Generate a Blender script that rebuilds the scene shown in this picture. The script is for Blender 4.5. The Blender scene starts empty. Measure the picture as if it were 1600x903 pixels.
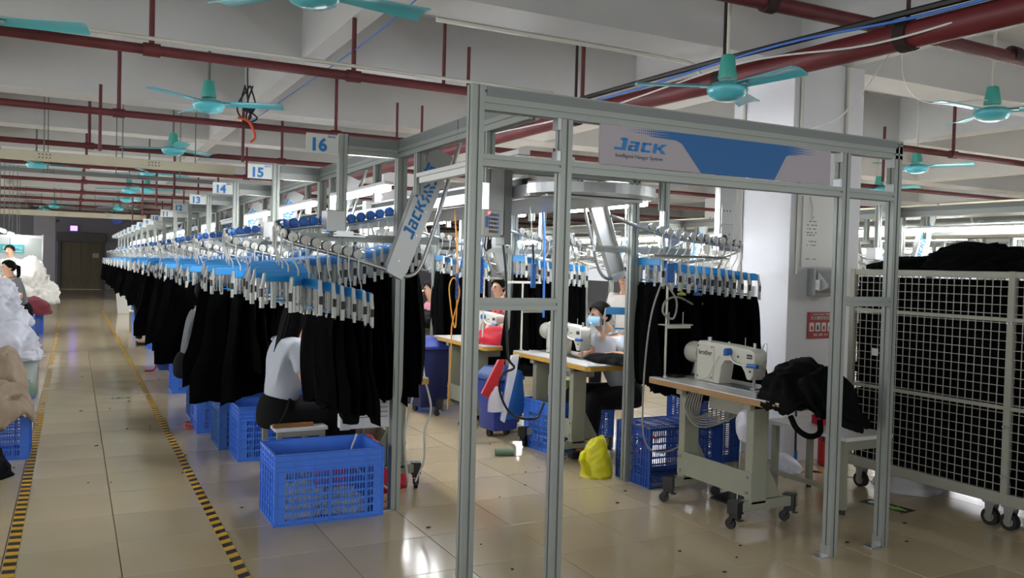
import bpy, bmesh, math, random
from mathutils import Vector, Matrix, noise
PI = math.pi
random.seed(7)
C = bpy.context.scene.collection
SC = bpy.context.scene
# ------------------------------------------------------------------ camera, sky, lights, exposure
F_PX, CAM_H = 1319.0, 1.5
_Y = Vector((115 - 800, -(399 - 451.5), -F_PX)).normalized()
_X = Vector((3337 - 800, -(483 - 451.5), -F_PX)); _X = (_X - _Y * _X.dot(_Y)).normalized()
_Z = _X.cross(_Y)
cam_data = bpy.data.cameras.new('camera'); cam = bpy.data.objects.new('camera', cam_data); C.objects.link(cam)
cam_data.sensor_width = 36.0; cam_data.lens = 36.0 * F_PX / 1600; cam_data.clip_start = .05; cam_data.clip_end = 200
cam.matrix_world = Matrix.Translation((0, 0, CAM_H)) @ Matrix((_X, _Y, _Z)).to_4x4()
SC.camera = cam
w = bpy.data.worlds.new('world'); SC.world = w; w.use_nodes = True
w.node_tree.nodes['Background'].inputs[0].default_value = (.9, .95, 1, 1)
w.node_tree.nodes['Background'].inputs[1].default_value = .35
SC.view_settings.view_transform = 'Standard'; SC.view_settings.look = 'None'
SC.view_settings.gamma = 1; SC.view_settings.exposure = 1.25; SC.view_settings.use_curve_mapping = False
SC.cycles.max_bounces = 7; SC.cycles.diffuse_bounces = 4; SC.cycles.glossy_bounces = 4
SC.cycles.sample_clamp_indirect = 6; SC.cycles.use_denoising = True
TUBE_POWER = 44.0

def area(name, loc, rot, sx, sy, power, col=(1, 1, 1)):
    d = bpy.data.lights.new(name, 'AREA'); d.shape = 'RECTANGLE'; d.size = sx; d.size_y = sy
    d.energy = power; d.color = col
    o = bpy.data.objects.new(name, d); C.objects.link(o); o.location = loc; o.rotation_euler = rot
    return o
# unseen area lights added for brightness, along the left wall and behind the camera
area('added_fill_light', (-5.9, 14, 1.9), (0, -PI / 2, 0), 1.7, 34, 270, (.95, .98, 1))
area('added_fill_light', (4, -3.9, 1.9), (PI / 2, 0, 0), 16, 1.7, 70, (.95, .98, 1))

# ------------------------------------------------------------------ helpers
def lin(h):
    if not isinstance(h, str): return tuple(h)
    v = [int(h[i:i + 2], 16) / 255 for i in (0, 2, 4)]
    return tuple(c / 12.92 if c <= .04045 else ((c + .055) / 1.055) ** 2.4 for c in v)

def mat(name, col, rough=.5, metal=0, vary=0, vscale=6, bump=0, bscale=40, emit=0, coat=0, alpha=1, trans=0, sheen=0, rand=0, spec=.5):
    m = bpy.data.materials.new(name); m.use_nodes = True
    nt = m.node_tree; b = nt.nodes['Principled BSDF']; c = lin(col)
    b.inputs['Base Color'].default_value = (*c, 1); b.inputs['Roughness'].default_value = rough
    b.inputs['Metallic'].default_value = metal; b.inputs['Coat Weight'].default_value = coat
    b.inputs['Alpha'].default_value = alpha; b.inputs['Transmission Weight'].default_value = trans
    b.inputs['Sheen Weight'].default_value = sheen; b.inputs['Specular IOR Level'].default_value = spec
    if emit:
        b.inputs['Emission Color'].default_value = (*c, 1); b.inputs['Emission Strength'].default_value = emit
    if vary or rand:
        tc = nt.nodes.new('ShaderNodeTexCoord'); n = nt.nodes.new('ShaderNodeTexNoise')
        n.inputs['Scale'].default_value = vscale; n.inputs['Detail'].default_value = 5
        nt.links.new(tc.outputs['Object'], n.inputs['Vector'])
        mp = nt.nodes.new('ShaderNodeMapRange'); mp.inputs[1].default_value = .3; mp.inputs[2].default_value = .7
        mp.inputs[3].default_value = 1 - vary; mp.inputs[4].default_value = 1 + vary * .5
        nt.links.new(n.outputs['Fac'], mp.inputs[0])
        src = mp.outputs[0]
        if rand:
            oi = nt.nodes.new('ShaderNodeObjectInfo'); r2 = nt.nodes.new('ShaderNodeMapRange')
            r2.inputs[3].default_value = 1 - rand; r2.inputs[4].default_value = 1 + rand
            nt.links.new(oi.outputs['Random'], r2.inputs[0])
            mu = nt.nodes.new('ShaderNodeMath'); mu.operation = 'MULTIPLY'
            nt.links.new(src, mu.inputs[0]); nt.links.new(r2.outputs[0], mu.inputs[1]); src = mu.outputs[0]
        mx = nt.nodes.new('ShaderNodeVectorMath'); mx.operation = 'SCALE'; mx.inputs[0].default_value = c
        nt.links.new(src, mx.inputs['Scale']); nt.links.new(mx.outputs[0], b.inputs['Base Color'])
    if bump:
        tc = nt.nodes.new('ShaderNodeTexCoord'); n = nt.nodes.new('ShaderNodeTexNoise'); n.inputs['Scale'].default_value = bscale
        nt.links.new(tc.outputs['Object'], n.inputs['Vector'])
        bp = nt.nodes.new('ShaderNodeBump'); bp.inputs['Strength'].default_value = bump; bp.inputs['Distance'].default_value = .01
        nt.links.new(n.outputs['Fac'], bp.inputs['Height']); nt.links.new(bp.outputs[0], b.inputs['Normal'])
    return m

M = dict(
    alu=mat('aluminium', '989d98', .42, .45, vary=.05, vscale=3), alu_dark=mat('aluminium_panel', '7c8180', .5, .35),
    slot=mat('slot_dark', '2a2c2c', .7), steel=mat('steel', 'b9bcbc', .28, .9), chrome=mat('chrome', 'c9cccc', .3, .9),
    grey=mat('grey_plastic', 'c3c4bf', .45), dgrey=mat('dark_rim', '3c403e', .5), black=mat('black_plastic', '0d0d0e', .45),
    blue=mat('hanger_blue', '2f8fd0', .38), bluecap=mat('cap_blue', '2f67b8', .4), white=mat('white_paint', 'dcdcda', .5),
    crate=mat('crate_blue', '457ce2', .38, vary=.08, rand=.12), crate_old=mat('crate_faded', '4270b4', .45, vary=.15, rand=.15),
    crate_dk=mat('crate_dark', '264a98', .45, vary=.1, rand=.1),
    cloth=mat('black_cloth', (.0022, .0024, .0028), .95, vary=.3, vscale=8, bump=.25, bscale=60, rand=.35, spec=.05),
    cloth_sheen=mat('black_satin', (.003, .0032, .0037), .65, vary=.3, vscale=8, bump=.2, bscale=40, spec=.06),
    wall=mat('white_wall', 'd6d7db', .75, vary=.03, vscale=1.2, bump=.05, bscale=20), ceil=mat('ceiling_paint', 'b4b4b3', .85, vary=.05, vscale=.8, bump=.05, bscale=8),
    beam=mat('beam_paint', 'bebebd', .85, vary=.06, vscale=1.4, bump=.05, bscale=10), endwall=mat('grey_wall', 'b0acb4', .8, vary=.04),  # endwall: colour lightened to stand in for light at the far end
    pipe=mat('red_pipe', '5e2326', .55, vary=.25, vscale=7), pipe_big=mat('red_main', '6b2226', .5, vary=.22, vscale=4),
    rust=mat('rust', '31201c', .8, vary=.4), conduit=mat('conduit', 'c9c8bd', .6), tray=mat('cable_tray', 'b9b49d', .6, vary=.05),
    teal=mat('fan_teal', '3fa596', .35, vary=.06), cyan=mat('fan_cyan', '55b9c4', .3, coat=.3), rod=mat('fan_rod', '5d6661', .5),
    tube=mat('tube_glow', (.96, .98, 1), .5, emit=TUBE_POWER), tube_off=mat('tube_unlit', 'e4e6e4', .4),
    tabletop=mat('table_white', 'd3d3d2', .35), edge=mat('table_edge', 'c4993f', .5, vary=.15, vscale=20), edge2=mat('table_edge_tan', 'a98358', .5, vary=.1),
    legpaint=mat('leg_paint', '8f9080', .5, vary=.05), machine=mat('machine_cream', 'cdcbbd', .35, coat=.2), motor=mat('motor_grey', 'a9a89c', .4),
    skin=mat('skin', 'c79a7f', .55), hair=mat('hair', (.002, .0017, .0016), .6, spec=.08), shirt=mat('pale_shirt', 'b9bfc9', .8, vary=.04, bump=.15, bscale=14),
    greyshirt=mat('grey_shirt', '6a6d70', .85), pink=mat('pink_shirt', 'd08a9c', .85), red=mat('red_cloth', 'c01730', .8, vary=.2, bump=.2),
    pants=mat('dark_trousers', (.006, .006, .007), .9, spec=.2), whitecloth=mat('white_cloth', 'd9d7cf', .85, vary=.12, bump=.3, bscale=18),
    bag=mat('white_bag', 'd4d6e2', .35, vary=.12, vscale=9, bump=.35, bscale=20), beige=mat('beige_cloth', 'a08d78', .85, vary=.15, bump=.25, bscale=22),
    green=mat('green_bag', '5f7a63', .5), tub=mat('tub_plastic', 'b4c3bf', .35), cage=mat('cage_paint', '9a998c', .5, vary=.04), wire=mat('cage_wire', '9c9a90', .5),
    bin=mat('bin_blue', '2d3f8f', .45, vary=.06), binlid=mat('bin_lid', '3d5a94', .45), navy=mat('navy_bin', '171f52', .5), yellow=mat('yellow_bag', 'cfc816', .4, vary=.12, vscale=8, bump=.3, bscale=16),
    darkred=mat('dark_red_cloth', '5e1220', .8, bump=.2), redbag=mat('red_bag', 'b8262c', .4), bagblue=mat('bag_blue', '1f5ea8', .45), clear=mat('clear_bag', 'c8c6cc', .3, alpha=.75),
    door=mat('shutter_brown', '857962', .5, .2, vary=.1), shutterbox=mat('shutter_box', '777673', .6), frame=mat('door_frame', '6f6e70', .6),  # door: brown lightened in place of lamps at the far end
    panel=mat('partition_panel', 'b8bfbd', .4), tealsign=mat('teal_sign', '3aa6ac', .5), led=mat('led_sign', (.18, .12, .9), .5, emit=2.5), redled=mat('red_led', (1, .05, .05), .5, emit=4),
    signred=mat('sign_red', '9c1b20', .5), print_white=mat('print_white', 'd8d8d4', .6), ink=mat('ink_blue', '1a78bd', .5), inkgrey=mat('ink_grey', '5c6274', .6), inkdark=mat('ink_dark', '2b3542', .6),
    board=mat('sign_board', 'cfd3cf', .5), banner=mat('banner_lilac', 'a9a3ab', .55), box=mat('switch_grey', '9b9d9d', .5), orange=mat('orange_cord', 'd9531e', .5), redcord=mat('red_cord', 'b01824', .6),
    cable=mat('grey_cable', '8f8f88', .5), whitecable=mat('white_cable', 'd6d6d0', .5), blackcable=mat('black_cable', '141414', .5), bluecable=mat('blue_cable', '2b6cc4', .45),
    hose=mat('orange_hose', 'cf8a2a', .5), wood=mat('wood', '8a5a24', .5, vary=.3, vscale=14), mask=mat('mask_blue', '8fbfe0', .7), lint=mat('lint', '1c2119', .9), rubber=mat('rubber', '161616', .6),
    screen=mat('blue_print', '2364b8', .5), extred=mat('extinguisher_red', 'a3161c', .35), palegreen=mat('pale_green', 'a6b24a', .6), glassdark=mat('window_glass', '9fb0b0', .1, alpha=.5))

class MB:
    """collects geometry for ONE mesh"""
    def __init__(s): s.v = []; s.f = []; s.m = []
    def add(s, vs, fs, m=0):
        k = len(s.v); s.v += [tuple(v) for v in vs]; s.f += [[i + k for i in f] for f in fs]; s.m += [m] * len(fs); return s
    def box(s, x0, x1, y0, y1, z0, z1, m=0):
        return s.add([(x0, y0, z0), (x1, y0, z0), (x1, y1, z0), (x0, y1, z0), (x0, y0, z1), (x1, y0, z1), (x1, y1, z1), (x0, y1, z1)],
                     [(0, 3, 2, 1), (4, 5, 6, 7), (0, 1, 5, 4), (1, 2, 6, 5), (2, 3, 7, 6), (3, 0, 4, 7)], m)
    def obox(s, c, size, R, m=0):
        c = Vector(c); a, b, d = size[0] / 2, size[1] / 2, size[2] / 2
        vs = [c + R @ Vector(p) for p in ((-a, -b, -d), (a, -b, -d), (a, b, -d), (-a, b, -d), (-a, -b, d), (a, -b, d), (a, b, d), (-a, b, d))]
        return s.add(vs, [(0, 3, 2, 1), (4, 5, 6, 7), (0, 1, 5, 4), (1, 2, 6, 5), (2, 3, 7, 6), (3, 0, 4, 7)], m)
    def cyl(s, p0, p1, r0, r1=None, n=12, m=0):
        p0, p1 = Vector(p0), Vector(p1); r1 = r0 if r1 is None else r1; d = (p1 - p0).normalized()
        a = d.orthogonal().normalized(); b = d.cross(a)
        vs = [p + (a * math.cos(2 * PI * i / n) + b * math.sin(2 * PI * i / n)) * r for p, r in ((p0, r0), (p1, r1)) for i in range(n)]
        fs = [(i, (i + 1) % n, n + (i + 1) % n, n + i) for i in range(n)] + [tuple(range(n))[::-1], tuple(range(n, 2 * n))]
        return s.add(vs, fs, m)
    def tube(s, pts, r, n=8, m=0, smooth=0):
        P = [Vector(p) for p in pts]
        if smooth: P = spline(P, smooth)
        rr = r if callable(r) else (lambda t: r)
        d = (P[1] - P[0]).normalized(); a = d.orthogonal().normalized(); vs = []; L = len(P)
        for i, p in enumerate(P):
            t = ((P[min(i + 1, L - 1)] - P[max(i - 1, 0)])); t = t.normalized() if t.length > 1e-9 else d
            a = (a - t * a.dot(t)); a = a.normalized() if a.length > 1e-6 else t.orthogonal().normalized(); b = t.cross(a); q = rr(i / (L - 1))
            vs += [p + (a * math.cos(2 * PI * k / n) + b * math.sin(2 * PI * k / n)) * q for k in range(n)]
        fs = [(i * n + k, i * n + (k + 1) % n, (i + 1) * n + (k + 1) % n, (i + 1) * n + k) for i in range(L - 1) for k in range(n)]
        fs += [tuple(range(n))[::-1], tuple(range((L - 1) * n, L * n))]
        return s.add(vs, fs, m)
    def lathe(s, prof, c=(0, 0, 0), n=20, m=0, axis='z'):
        vs = []
        for r, h in prof:
            for k in range(n):
                x, y = r * math.cos(2 * PI * k / n), r * math.sin(2 * PI * k / n)
                p = (x, y, h) if axis == 'z' else (x, h, y) if axis == 'y' else (h, x, y)
                vs.append((p[0] + c[0], p[1] + c[1], p[2] + c[2]))
        L = len(prof); fs = [(i * n + k, i * n + (k + 1) % n, (i + 1) * n + (k + 1) % n, (i + 1) * n + k) for i in range(L - 1) for k in range(n)]
        fs += [tuple(range(n))[::-1], tuple(range((L - 1) * n, L * n))]
        return s.add(vs, fs, m)
    def prism(s, poly, ext, m=0):
        """poly: 3D points (planar), ext: extrusion vector"""
        n = len(poly); P = [Vector(p) for p in poly]; e = Vector(ext)
        return s.add(P + [p + e for p in P], [tuple(range(n))[::-1], tuple(range(n, 2 * n))] + [(i, (i + 1) % n, n + (i + 1) % n, n + i) for i in range(n)], m)
    def grid(s, fn, nu, nv, m=0, wrap=False):
        vs = [fn(i / nu, j / nv) for i in range(nu + 1) for j in range(nv + 1)]
        return s.add(vs, [(i * (nv + 1) + j, (i + 1) * (nv + 1) + j, (i + 1) * (nv + 1) + j + 1, i * (nv + 1) + j + 1) for i in range(nu) for j in range(nv)], m)
    def mesh(s, name, mats, smooth=False, bevel=0, weld=False):
        me = bpy.data.meshes.new(name); me.from_pydata(s.v, [], s.f)
        for i, p in enumerate(me.polygons): p.material_index = s.m[i]
        bm = bmesh.new(); bm.from_mesh(me)
        if weld: bmesh.ops.remove_doubles(bm, verts=bm.verts, dist=1e-5)
        bmesh.ops.recalc_face_normals(bm, faces=bm.faces)
        if bevel:
            es = [e for e in bm.edges if len(e.link_faces) == 2 and e.calc_face_angle(0) > .6]
            bmesh.ops.bevel(bm, geom=es, offset=bevel, segments=2, profile=.6, affect='EDGES', clamp_overlap=True)
        bm.to_mesh(me); bm.free()
        for k in (mats if isinstance(mats, (list, tuple)) else [mats]): me.materials.append(M[k] if isinstance(k, str) else k)
        if smooth:
            me.polygons.foreach_set('use_smooth', [True] * len(me.polygons)); me.set_sharp_from_angle(angle=math.radians(40))
        return me
    def build(s, name, mats, parent=None, smooth=False, bevel=0, loc=None, rz=0, weld=False):
        return put(name, s.mesh(name, mats, smooth, bevel, weld), parent, loc, rz)

def spline(P, k):
    out = []; Q = [P[0] * 2 - P[1]] + list(P) + [P[-1] * 2 - P[-2]]
    for i in range(1, len(Q) - 2):
        for j in range(k):
            t = j / k; a, b, c, d = Q[i - 1:i + 3]
            out.append(.5 * ((2 * b) + (c - a) * t + (2 * a - 5 * b + 4 * c - d) * t * t + (3 * b - a - 3 * c + d) * t ** 3))
    return out + [P[-1]]

KIDS = {}
def put(name, me, parent=None, loc=None, rz=0):
    o = bpy.data.objects.new(name, me); C.objects.link(o)
    if parent: o.parent = parent; KIDS.setdefault(parent.name, []).append(o)
    if loc: o.location = loc
    if rz: o.rotation_euler = (0, 0, rz)
    return o
def tag(o, label, cat, group=None, kind=None):
    o['label'] = label; o['category'] = cat
    if group: o['group'] = group
    if kind: o['kind'] = kind
    return o
def thing(name, label, cat, loc=(0, 0, 0), rz=0, group=None):
    o = bpy.data.objects.new(name, None); C.objects.link(o); o.empty_display_size = .1
    o.location = loc; o.rotation_euler = (0, 0, rz); return tag(o, label, cat, group)
def struct(name, mb, mats, parent=None, **k):
    o = mb.build(name, mats, parent, **k)
    o['kind'] = 'structure'
    return o
def dup(o, label=None, loc=None, rz=None, parent=None, skip=()):
    c = o.copy(); C.objects.link(c)
    if parent: c.parent = parent; KIDS.setdefault(parent.name, []).append(c)
    if loc is not None: c.location = loc
    if rz is not None: c.rotation_euler = (0, 0, rz)
    if label: c['label'] = label
    for ch in list(KIDS.get(o.name, [])):
        if ch.name.split('.')[0] not in skip: dup(ch, parent=c)
    return c
NUMW = 'zero one two three four five six seven eight nine ten eleven twelve thirteen fourteen fifteen sixteen'.split()
ORD = 'first second third fourth fifth sixth seventh eighth ninth tenth eleventh twelfth thirteenth fourteenth fifteenth sixteenth seventeenth eighteenth nineteenth twentieth'.split() + ['twenty-' + x for x in 'first second third fourth fifth sixth seventh eighth ninth'.split()]

_tc = {}
def text_mesh(body, size, m, depth=.001, bold=0.0, align='CENTER'):
    key = (body, size, m, bold, align)
    if key not in _tc:
        cu = bpy.data.curves.new('lettering', 'FONT'); cu.body = body; cu.size = size; cu.extrude = depth; cu.offset = bold
        cu.align_x = align; cu.align_y = 'CENTER'; cu.resolution_u = 3
        o = bpy.data.objects.new('lettering', cu); C.objects.link(o)
        me = bpy.data.meshes.new_from_object(o.evaluated_get(bpy.context.evaluated_depsgraph_get()))
        bpy.data.objects.remove(o); me.materials.clear(); me.materials.append(M[m]); _tc[key] = me
    return _tc[key]
def text(name, body, size, m, parent, mw, bold=0.0, align='CENTER'):
    """mw: 4x4 matrix placing the text plane (x along the line, y up, z out)"""
    o = put(name, text_mesh(body, size, m, bold=bold, align=align), parent); o.matrix_local = mw; return o
def frame_mat(o, x, y):
    x, y = Vector(x).normalized(), Vector(y); y = (y - x * x.dot(y)).normalized(); z = x.cross(y)
    return Matrix.Translation(o) @ Matrix((x, y, z)).transposed().to_4x4()
def logo_mesh(m):
    """squared bold word mark, letter height 1, width about 3"""
    b = MB()
    def bar(x0, x1, y0, y1, sh=.14):
        b.prism([(x0 + sh * y0, y0, 0), (x1 + sh * y0, y0, 0), (x1 + sh * y1, y1, 0), (x0 + sh * y1, y1, 0)], (0, 0, .02))
    bar(.42, .68, .18, 1); bar(.26, .5, .8, 1); bar(0, .68, 0, .2)
    bar(.86, 1.4, .62, .8); bar(1.2, 1.42, 0, .72); bar(.86, 1.25, .34, .48); bar(.8, 1.0, .05, .46); bar(.84, 1.3, 0, .15)
    bar(1.58, 1.8, .05, .75); bar(1.62, 2.15, .62, .8); bar(1.62, 2.15, 0, .18)
    bar(2.3, 2.52, 0, .8)
    b.prism([(2.5, .34, 0), (2.9, .8, 0), (3.22, .8, 0), (2.72, .34, 0)], (0, 0, .02)); b.prism([(2.6, .46, 0), (2.84, .46, 0), (3.12, 0, 0), (2.84, 0, 0)], (0, 0, .02))
    return b.mesh('logo', m)
LOGO = logo_mesh('ink')

def prof(w, h, slots=1, d=.008, sw=.010):
    """outline of a slotted aluminium extrusion, centred"""
    pts = []
    def side(a, b):
        ax, ay = a; bx, by = b; L = math.hypot(bx - ax, by - ay); ux, uy = (bx - ax) / L, (by - ay) / L; nx, ny = -uy, ux
        pts.append(a); k = 2 if L > .07 and slots > 1 else 1
        for i in range(k):
            c = L * (i + .5) / k
            for t, q in ((c - sw / 2, 0), (c - sw / 2, d), (c + sw / 2, d), (c + sw / 2, 0)): pts.append((ax + ux * t + nx * q, ay + uy * t + ny * q))
    a, b = w / 2, h / 2
    side((-a, -b), (a, -b)); side((a, -b), (a, b)); side((a, b), (-a, b)); side((-a, b), (-a, -b))
    return pts
def post_mb(x, y, z0, z1, w=.055, h=.055, slots=1): return MB().prism([(x + a, y + b, z0) for a, b in prof(w, h, slots)], (0, 0, z1 - z0))
def barx_mb(x0, x1, y, z, w=.055, h=.05, slots=1): return MB().prism([(x0, y + a, z + b) for a, b in prof(w, h, slots)], (x1 - x0, 0, 0))
def bary_mb(y0, y1, x, z, w=.055, h=.05, slots=1): return MB().prism([(x + a, y0, z + b) for a, b in prof(w, h, slots)], (0, y1 - y0, 0))

# ------------------------------------------------------------------ setting: floor, tiles, ceiling, beams, walls, column
XL, XR, YB, YF = -6, 22, -4, 42
TX0, TPX, TY0, TPY = .22, .512, 4.834, .5265
IX0, IX1, JY0, JY1 = -3, 10, -5, 12                      # the laid tiles near the camera are single pieces
gx0, gx1, gy0, gy1 = TX0 + IX0 * TPX, TX0 + IX1 * TPX, TY0 + JY0 * TPY, TY0 + JY1 * TPY
def floor_material():
    m = mat('floor_tile', 'b8a889', .17, vary=.06, vscale=1.3, rand=.05, spec=.5); nt = m.node_tree; b = nt.nodes['Principled BSDF']
    tc = nt.nodes.new('ShaderNodeTexCoord'); n = nt.nodes.new('ShaderNodeTexNoise'); n.inputs['Scale'].default_value = 2.2; n.inputs['Detail'].default_value = 6
    nt.links.new(tc.outputs['Object'], n.inputs['Vector']); r = nt.nodes.new('ShaderNodeMapRange'); r.inputs[3].default_value = .09; r.inputs[4].default_value = .17
    nt.links.new(n.outputs['Fac'], r.inputs[0]); nt.links.new(r.outputs[0], b.inputs['Roughness']); return m
M['tile'] = floor_material()
def far_floor_material():
    m = M['tile'].copy(); m.name = 'floor_far'; nt = m.node_tree; b = nt.nodes['Principled BSDF']
    nt.links.remove(b.inputs['Roughness'].links[0]); b.inputs['Roughness'].default_value = .14
    src = b.inputs['Base Color'].links[0].from_socket
    tc = nt.nodes.new('ShaderNodeTexCoord'); mp = nt.nodes.new('ShaderNodeMapping'); mp.inputs['Location'].default_value = (-TX0, -TY0, 0)
    nt.links.new(tc.outputs['Object'], mp.inputs[0]); br = nt.nodes.new('ShaderNodeTexBrick'); br.offset = 0
    br.inputs['Scale'].default_value = 1; br.inputs['Brick Width'].default_value = TPX; br.inputs['Row Height'].default_value = TPY; br.inputs['Mortar Size'].default_value = .003
    br.inputs['Color1'].default_value = br.inputs['Color2'].default_value = (1, 1, 1, 1); br.inputs['Mortar'].default_value = (.5, .47, .42, 1)
    nt.links.new(mp.outputs[0], br.inputs['Vector']); mx = nt.nodes.new('ShaderNodeVectorMath'); mx.operation = 'MULTIPLY'
    nt.links.new(src, mx.inputs[0]); nt.links.new(br.outputs['Color'], mx.inputs[1]); nt.links.new(mx.outputs[0], b.inputs['Base Color']); return m
M['tile_far'] = far_floor_material(); M['grout'] = mat('grout', '453f36', .8)
f = MB().box(XL, gx0, YB, YF, -.2, 0).box(gx1, XR, YB, YF, -.2, 0).box(gx0, gx1, YB, gy0, -.2, 0).box(gx0, gx1, gy1, YF, -.2, 0)
f.box(gx0, gx1, gy0, gy1, -.2, -.004, 1)
floor = struct('floor', f, ['tile_far', 'grout'])
tile_me = MB().box(-TPX / 2 + .0022, TPX / 2 - .0022, -TPY / 2 + .0022, TPY / 2 - .0022, -.012, 0).mesh('floor_tile', 'tile', bevel=.0012)
for i in range(IX0, IX1):
    for j in range(JY0, JY1):
        put('tile', tile_me, floor, (TX0 + (i + .5) * TPX, TY0 + (j + .5) * TPY, random.uniform(-.0006, 0)))
ZC, ZB = 3.75, 3.2
struct('ceiling', MB().box(XL, XR, YB, YF, ZC, ZC + .15), 'ceil')
for y0, y1 in ((5.0, 5.42), (7.25, 7.7), (10.0, 10.45), (12.8, 13.2), (15.6, 16), (18.4, 18.8), (21.2, 21.6), (24, 24.4), (27, 27.4), (30, 30.4), (33.5, 33.9), (37.5, 38), (2.0, 2.4), (-1, -.6)):
    struct('ceiling_beam', MB().box(XL, XR, y0, y1, ZB, ZC + .01), 'beam')
for x0, x1 in ((-1.75, -1.45), (1.70, 1.86), (5.15, 5.62), (9.2, 9.5), (13.2, 13.6), (17, 17.4)):
    struct('ceiling_beam', MB().box(x0, x1, YB, YF, ZB + .004, ZC + .01), 'beam')
col = MB().box(5.0, 5.78, 4.9, 5.58, 0, ZB)
colm = struct('column', col, 'wall', bevel=.006)
for X, Y in ((5.0, 14.8), (5.0, 26), (13.0, 4.9), (13.0, 14.8), (13, 26)):
    struct('column', MB().box(X, X + .7, Y, Y + .6, 0, ZB), 'wall', bevel=.006)
struct('column', MB().box(-1.35, -.62, 36.6, 37.3, 0, ZB), 'endwall', bevel=.006)
# far end wall, with the lift door
struct('wall_back', MB().box(XL, -.62, YF, YF + .2, 0, ZC).box(1.22, XR, YF, YF + .2, 0, ZC).box(-.62, 1.22, YF, YF + .2, 2.32, ZC).box(-.62, 1.22, YF + .2, YF + .3, 0, 2.4), 'endwall')
d = struct('door_1', MB().box(-.62, -.5, YF - .08, YF + .05, 0, 2.32).box(1.1, 1.22, YF - .08, YF + .05, 0, 2.32).box(-.62, 1.22, YF - .06, YF + .05, 2.16, 2.32), 'frame')
for k in range(4):
    x = -.5 + k * .4; MB().box(x + .003, x + .397, YF + .04, YF + .08, 0, 2.17).build('door_panel', 'door', d, bevel=.006)
MB().box(-.66, 1.26, YF - .38, YF - .08, 2.1, 2.5).build('shutter_housing', 'shutterbox', d, bevel=.02)
MB().box(-.78, -.7, YF - .05, YF, 1.2, 1.45).build('call_button_plate', 'steel', d); MB().box(-.755, -.725, YF - .06, YF - .04, 1.3, 1.36).build('call_light', 'redled', d)
MB().box(.75, 1.0, YF + .03, YF + .045, 1.42, 1.62).build('paper_notice', 'print_white', d)
# left wall and the wall behind the camera: unseen, with window openings added to let sky light in
wl = MB().box(XL - .2, XL, YB, YF, 0, .95).box(XL - .2, XL, YB, YF, 2.85, ZC)
for k in range(9): wl.box(XL - .2, XL, YB + k * 5.6, YB + k * 5.6 + .5, .95, 2.85)
struct('wall_left', wl, 'wall')
wb = MB().box(XL, XR, YB - .2, YB, 0, .95).box(XL, XR, YB - .2, YB, 2.85, ZC)
for k in range(6): wb.box(XL + k * 5.4, XL + k * 5.4 + .5, YB - .2, YB, .95, 2.85)
struct('wall_front', wb, 'wall')
wr = MB().box(XR, XR + .2, YB, YF, 0, .95).box(XR, XR + .2, YB, YF, 2.6, ZC)
for k in range(16): wr.box(XR, XR + .2, YB + k * 3, YB + k * 3 + .7, .95, 2.6)
struct('wall_right', wr, 'wall')

# hazard tape, floor stickers, lint
def tape_material(name, pitch, slant, wear):
    m = mat(name, 'd9ab1c', .45); nt = m.node_tree; b = nt.nodes['Principled BSDF']
    tc = nt.nodes.new('ShaderNodeTexCoord'); sp = nt.nodes.new('ShaderNodeSeparateXYZ'); nt.links.new(tc.outputs['Object'], sp.inputs[0])
    a = nt.nodes.new('ShaderNodeMath'); a.operation = 'MULTIPLY_ADD'; a.inputs[1].default_value = slant; nt.links.new(sp.outputs[0], a.inputs[0]); nt.links.new(sp.outputs[1], a.inputs[2])
    p = nt.nodes.new('ShaderNodeMath'); p.operation = 'PINGPONG'; p.inputs[1].default_value = pitch; nt.links.new(a.outputs[0], p.inputs[0])
    g = nt.nodes.new('ShaderNodeMath'); g.operation = 'GREATER_THAN'; g.inputs[1].default_value = pitch * .5; nt.links.new(p.outputs[0], g.inputs[0])
    mx = nt.nodes.new('ShaderNodeMix'); mx.data_type = 'RGBA'; mx.inputs[6].default_value = (*lin('d2a21a'), 1); mx.inputs[7].default_value = (*lin('1b1a18'), 1)
    nt.links.new(g.outputs[0], mx.inputs[0])
    n = nt.nodes.new('ShaderNodeTexNoise'); n.inputs['Scale'].default_value = 3; n.inputs['Detail'].default_value = 6; nt.links.new(tc.outputs['Object'], n.inputs['Vector'])
    r = nt.nodes.new('ShaderNodeMapRange'); r.inputs[1].default_value = .82 - wear * 1.9; r.inputs[2].default_value = .9 - wear * 1.9; nt.links.new(n.outputs['Fac'], r.inputs[0])
    m2 = nt.nodes.new('ShaderNodeMix'); m2.data_type = 'RGBA'; m2.inputs[7].default_value = (*lin('a39070'), 1)
    nt.links.new(mx.outputs[2], m2.inputs[6]); nt.links.new(r.outputs[0], m2.inputs[0]); nt.links.new(m2.outputs[2], b.inputs['Base Color']); return m
M['tapeL'] = tape_material('hazard_tape_near', .055, .15, 0); M['tapeR'] = tape_material('hazard_tape', .06, -.55, 0); M['tapeW'] = tape_material('hazard_tape_worn', .055, .15, .16); M['tapeW2'] = tape_material('hazard_tape_worn_slanted', .06, -.55, .12)
def tape(x, y0, y1, m, label, wd=.055): tag(MB().box(-wd / 2, wd / 2, 0, y1 - y0, .0004, .0018).build('floor_tape', m, loc=(x, y0, 0)), label, 'tape', 'hazard tape along the aisle')
tape(-.257, 3.2, 10.6, 'tapeL', 'black and yellow hazard tape along the left side of the aisle, near stretch')
tape(-.257, 10.8, 12.6, 'tapeW', 'worn yellow hazard tape left of the aisle, short middle stretch')
tape(-.262, 13.1, 21.0, 'tapeW', 'worn yellow hazard tape left of the aisle, farthest stretch')
tape(.735, 3.2, 9.9, 'tapeR', 'black and yellow slanted hazard tape right of the aisle, near stretch')
tape(.735, 10.1, 17.5, 'tapeW2', 'faded hazard tape right of the aisle, middle stretch under the hanging garments')
tape(.72, 17.7, 26, 'tapeW2', 'faded hazard tape right of the aisle, farthest stretch')
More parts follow.
